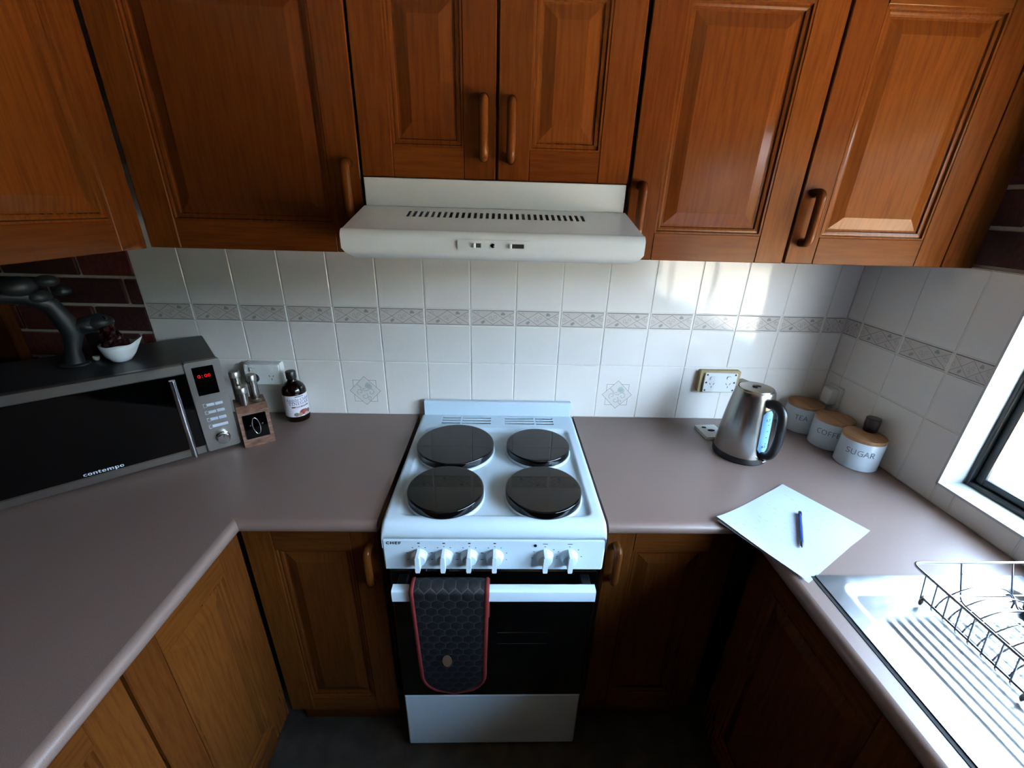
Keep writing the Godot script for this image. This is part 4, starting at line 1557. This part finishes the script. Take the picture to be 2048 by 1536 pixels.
func mitt() -> void:
	# quilted mitt folded over the oven handle: a short back drop, a long front one with a round end
	var t := thing("oven_mitt", "black quilted oven mitt with hexagon pattern and red binding, hung over the oven handle", "oven mitt", Vector3(-0.080, 0, 0))
	var path := []  # (z, y) centre line
	path.append(Vector2(0.6125, 0.640))
	path.append(Vector2(0.6135, 0.70))
	path.append(Vector2(0.6145, 0.755))
	for k in 9:
		var a := PI - PI * k / 8
		path.append(Vector2(0.632 + 0.0185 * cos(a), 0.764 + 0.010 * sin(a)))
	for k in range(1, 25):
		var s := k / 24.0
		path.append(Vector2(0.6505 + 0.004 * sin(s * 3.0) - 0.020 * s, 0.764 - 0.398 * s))
	var th := 0.0055
	var n := path.size()
	var dist := [0.0]
	for i in n - 1:
		dist.append(dist[i] + path[i].distance_to(path[i + 1]))
	var total: float = dist[n - 1]
	var half := func(i: int) -> float:
		var left: float = total - dist[i]
		var base := 0.0885 - 0.006 * clampf((dist[i] - 0.15) / 0.3, 0.0, 1.0)
		if left < 0.085:
			base *= sqrt(maxf(0.0, 1.0 - pow(1.0 - left / 0.085, 2.2)))
		return maxf(base, 0.004)
	var normal := func(i: int) -> Vector2:
		var d: Vector2 = (path[mini(i + 1, n - 1)] - path[maxi(i - 1, 0)]).normalized()
		return Vector2(-d.y, d.x)
	var at := func(i: int, u: float, side: float) -> Vector3:
		var nn: Vector2 = normal.call(i)
		var puff := th * (1.0 - 0.35 * pow(absf(u), 6.0))
		var p: Vector2 = path[i] + nn * side * puff
		return Vector3(u * half.call(i), p.y, p.x)
	var g := Geo.new()
	g.smooth()
	var cols := 12
	for side in [1.0, -1.0]:
		g.smooth()
		for i in n - 1:
			for k in cols:
				var u0 := -1.0 + 2.0 * k / cols
				var u1 := -1.0 + 2.0 * (k + 1) / cols
				var q := [at.call(i, u0, side), at.call(i + 1, u0, side), at.call(i + 1, u1, side), at.call(i, u1, side)]
				var uv := []
				for c in [[i, u0], [i + 1, u0], [i + 1, u1], [i, u1]]:
					uv.append(Vector2(c[1] * half.call(c[0]) * 8.6, dist[c[0]] * 8.6 * 256.0 / 222.0))
				if side < 0.0:
					q.reverse()
					uv.reverse()
				g.uv_quad(q, uv)
	put("quilted_cloth", g, M.mitt_cloth, t)
	var edge := []
	for i in n:
		edge.append(at.call(i, -1.0, 0.0))
	for i in range(n - 1, -1, -1):
		edge.append(at.call(i, 1.0, 0.0))
	g = Geo.new()
	g.tube(edge, 0.0065, 10)
	put("binding", g, M.binding_red, t)
	g = Geo.new()
	g.xf = Transform3D(Basis(Vector3.RIGHT, PI / 2), Vector3(-0.013, 0.522, 0.6495))
	g.lathe([Vector2(0, 0), Vector2(0.0118, 0), Vector2(0.0118, 0.0012), Vector2(0, 0.0016)], 28, 1.8)
	put("badge", g, M.badge_tan, t)


func dish_rack() -> void:
	var t := thing("dish_rack", "chrome wire dish rack standing on the ribbed drainer of the sink", "dish rack", Vector3(0, 0.8955, 0))
	var yt := 0.0755
	var yb := 0.018
	var x0 := 0.862
	var x1 := 1.135
	var z0 := 0.752
	var z1 := 0.985
	var g := Geo.new()
	g.tube(bend([Vector3(x0, yt, z0), Vector3(x1, yt, z0), Vector3(x1, yt, z1), Vector3(x0, yt, z1)], 0.018, true), 0.0026, 10, true)
	put("top_rail", g, M.wire, t)
	g = Geo.new()
	g.tube(bend([Vector3(x0 + 0.014, yb, z0 + 0.03), Vector3(x1 - 0.014, yb, z0 + 0.03), Vector3(x1 - 0.014, yb, z1 - 0.012), Vector3(x0 + 0.014, yb, z1 - 0.012)], 0.012, true), 0.0023, 10, true)
	put("bottom_rail", g, M.wire, t)
	for k in 9:
		var z := 0.784 + 0.0228 * k
		g = Geo.new()  # each wire runs down one side, under the plates and up the other
		g.tube(bend([Vector3(x0, yt, z), Vector3(x0 + 0.016, 0.0045, z), Vector3(x1 - 0.016, 0.0045, z), Vector3(x1, yt, z)], 0.012), 0.0014, 8)
		put("cross_wire", g, M.wire, t)
	for x in [0.967, 1.074]:
		g = Geo.new()
		g.tube(bend([Vector3(x, yt, z0), Vector3(x - 0.004, 0.0045, z0 + 0.032), Vector3(x - 0.004, 0.0045, z1 - 0.02), Vector3(x, yt, z1)], 0.012), 0.0018, 8)
		put("long_wire", g, M.wire, t)
	for k in 7:
		var z := 0.800 + 0.026 * k
		var arc := []
		for i in 17:
			var a := PI * i / 16
			arc.append(Vector3(0.972 - 0.078 * cos(a), 0.006 + 0.058 * sin(a), z))
		g = Geo.new()
		g.tube(arc, 0.0014, 8)
		put("plate_hoop", g, M.wire, t)
	g = Geo.new()
	var wave := []
	for i in 61:
		var s := i / 60.0
		wave.append(Vector3(1.055, 0.018 + 0.008 * sin(s * TAU * 5.0), 0.78 + 0.185 * s))
	g.tube(wave, 0.0018, 8)
	put("wavy_wire", g, M.wire, t)
	for p in [[x0 + 0.014, z0 + 0.036], [x1 - 0.02, z0 + 0.036], [x0 + 0.014, z1 - 0.02], [x1 - 0.02, z1 - 0.02]]:
		g = Geo.new()
		g.ball(Vector3(p[0], 0.010, p[1]), Vector3(0.0042, 0.0105, 0.0042), 12)
		put("foot", g, M.wire, t)
	var b := thing("dish", "dark grey upturned dish at the window end of the wire rack", "dish", Vector3(1.098, 0.9025, 0.825))
	g = Geo.new()
	g.lathe([Vector2(0.034, 0.002), Vector2(0.036, 0), Vector2(0.036, 0.003), Vector2(0.030, 0.018), Vector2(0.020, 0.026), Vector2(0.018, 0.029), Vector2(0, 0.029)], 36)
	put("shell", g, M.case_grey, b)


func ornaments() -> void:
	var y := TOP + 0.2852
	# gnarled tree-shaped ornament, smoky grey
	var g := Geo.new()
	var trunk := [Vector3(-0.004, 0.004, 0.0), Vector3(0.002, 0.045, -0.002), Vector3(0.010, 0.085, -0.010), Vector3(0.006, 0.12, -0.006), Vector3(-0.004, 0.165, 0.004), Vector3(-0.028, 0.19, 0.03), Vector3(-0.07, 0.195, 0.07)]
	g.tube(trunk, 0.02, 14, false, [0.021, 0.016, 0.021, 0.022, 0.020, 0.020, 0.014])
	g.tube([Vector3(0.008, 0.095, -0.01), Vector3(0.030, 0.104, -0.03), Vector3(0.052, 0.110, -0.052), Vector3(0.066, 0.100, -0.066)], 0.015, 14, false, [0.018, 0.022, 0.022, 0.010])
	for b in [[-0.030, 0.214, 0.034, 0.036, 0.024], [-0.070, 0.218, 0.072, 0.040, 0.026], [0.004, 0.222, -0.002, 0.024, 0.014], [0.050, 0.108, -0.050, 0.030, 0.019], [0.030, 0.100, -0.030, 0.024, 0.016], [-0.014, 0.186, 0.014, 0.026, 0.019], [0.018, 0.196, -0.016, 0.018, 0.012]]:
		g.ball(Vector3(b[0], b[1], b[2]), Vector3(b[3], b[4], b[3]), 18)
	g.ball(Vector3(-0.005, 0.006, 0.0), Vector3(0.034, 0.006, 0.028), 18)
	var o := put("ornament", g, M.smoky_clay)
	o.position = Vector3(-1.088, y, 0.302)
	tag(o, "dark smoky grey gnarled tree-shaped ornament on top of the microwave", "ornament")
	# brown tumbler behind it
	var t := thing("tumbler", "dark brown glass tumbler on the microwave between ornament and bowl", "tumbler", Vector3(-1.085, y, 0.222))
	g = Geo.new()
	g.lathe([Vector2(0, 0), Vector2(0.021, 0), Vector2(0.024, 0.004), Vector2(0.026, 0.085), Vector2(0.0245, 0.085), Vector2(0.0225, 0.006), Vector2(0, 0.006)], 32)
	put("glass", g, M.brown_glass, t)
	t = thing("pebble_cup", "tiny white half-round cup on the microwave, left of the white bowl", "cup", Vector3(-1.078, y, 0.256))
	g = Geo.new()
	g.lathe([Vector2(0, 0), Vector2(0.004, 0.0005), Vector2(0.0075, 0.005), Vector2(0.008, 0.012), Vector2(0.007, 0.012), Vector2(0.005, 0.005), Vector2(0, 0.003)], 20)
	put("cup", g, M.porcelain, t)
	# white bowl with a pointed lip, holding dark red wrapped sweets
	t = thing("bowl", "small white porcelain bowl with a pointed lip on top of the microwave", "bowl", Vector3(-1.010, y, 0.256), deg_to_rad(42))
	g = Geo.new()
	g.smooth()
	var seg := 48
	var rings := [[0.0, 0.0005, 0.0], [0.014, 0.0, 0.0], [0.022, 0.004, 0.0], [0.032, 0.018, 0.1], [0.0375, 0.036, 0.5], [0.0395, 0.050, 1.0], [0.0375, 0.0502, 1.0], [0.0345, 0.036, 0.4], [0.026, 0.014, 0.0], [0.0, 0.007, 0.0]]
	var pt := func(ring: Array, k: int) -> Vector3:
		var a := TAU * k / seg
		var lip := exp(-pow(angle_difference(a, 0.0) / 0.30, 2.0)) * float(ring[2])
		var r: float = ring[0] + 0.017 * lip
		return Vector3(r * cos(a), ring[1] + 0.011 * lip + 0.0012 * sin(a * 5.0) * float(ring[2]), r * sin(a))
	for i in rings.size() - 1:
		for k in seg:
			var a: Vector3 = pt.call(rings[i], k)
			var b: Vector3 = pt.call(rings[i], k + 1)
			var c: Vector3 = pt.call(rings[i + 1], k + 1)
			var d: Vector3 = pt.call(rings[i + 1], k)
			if float(rings[i][0]) > 0.0:
				g.tri(b, a, d)
			if float(rings[i + 1][0]) > 0.0:
				g.tri(b, d, c)
	put("bowl", g, M.porcelain, t)
	g = Geo.new()
	var n := FastNoiseLite.new()
	n.seed = 5
	n.frequency = 55.0
	g.flat()
	var lump := func(i: int, k: int) -> Vector3:
		var v := i / 12.0
		var a := TAU * posmod(k, 22) / 22.0
		var r := 0.028 * (1.0 - pow(v, 1.4)) + 0.003 * (1.0 - v)
		var p := Vector3(r * cos(a) - 0.010 * v, 0.092 * v, r * sin(a))
		if i > 0 and i < 12:
			p += Vector3(cos(a), 0.2, sin(a)) * n.get_noise_3dv(p) * 0.012
		return p
	for i in 12:
		for k in 22:
			g.quad(lump.call(i, k + 1), lump.call(i, k), lump.call(i + 1, k), lump.call(i + 1, k + 1))
	var heap := put("sweets_bag", g, M.dark_red_wrap)
	heap.position = Vector3(-1.011, y + 0.034, 0.256)
	tag(heap, "dark red crinkled bag heaped to a point in the white bowl on the microwave", "bag")
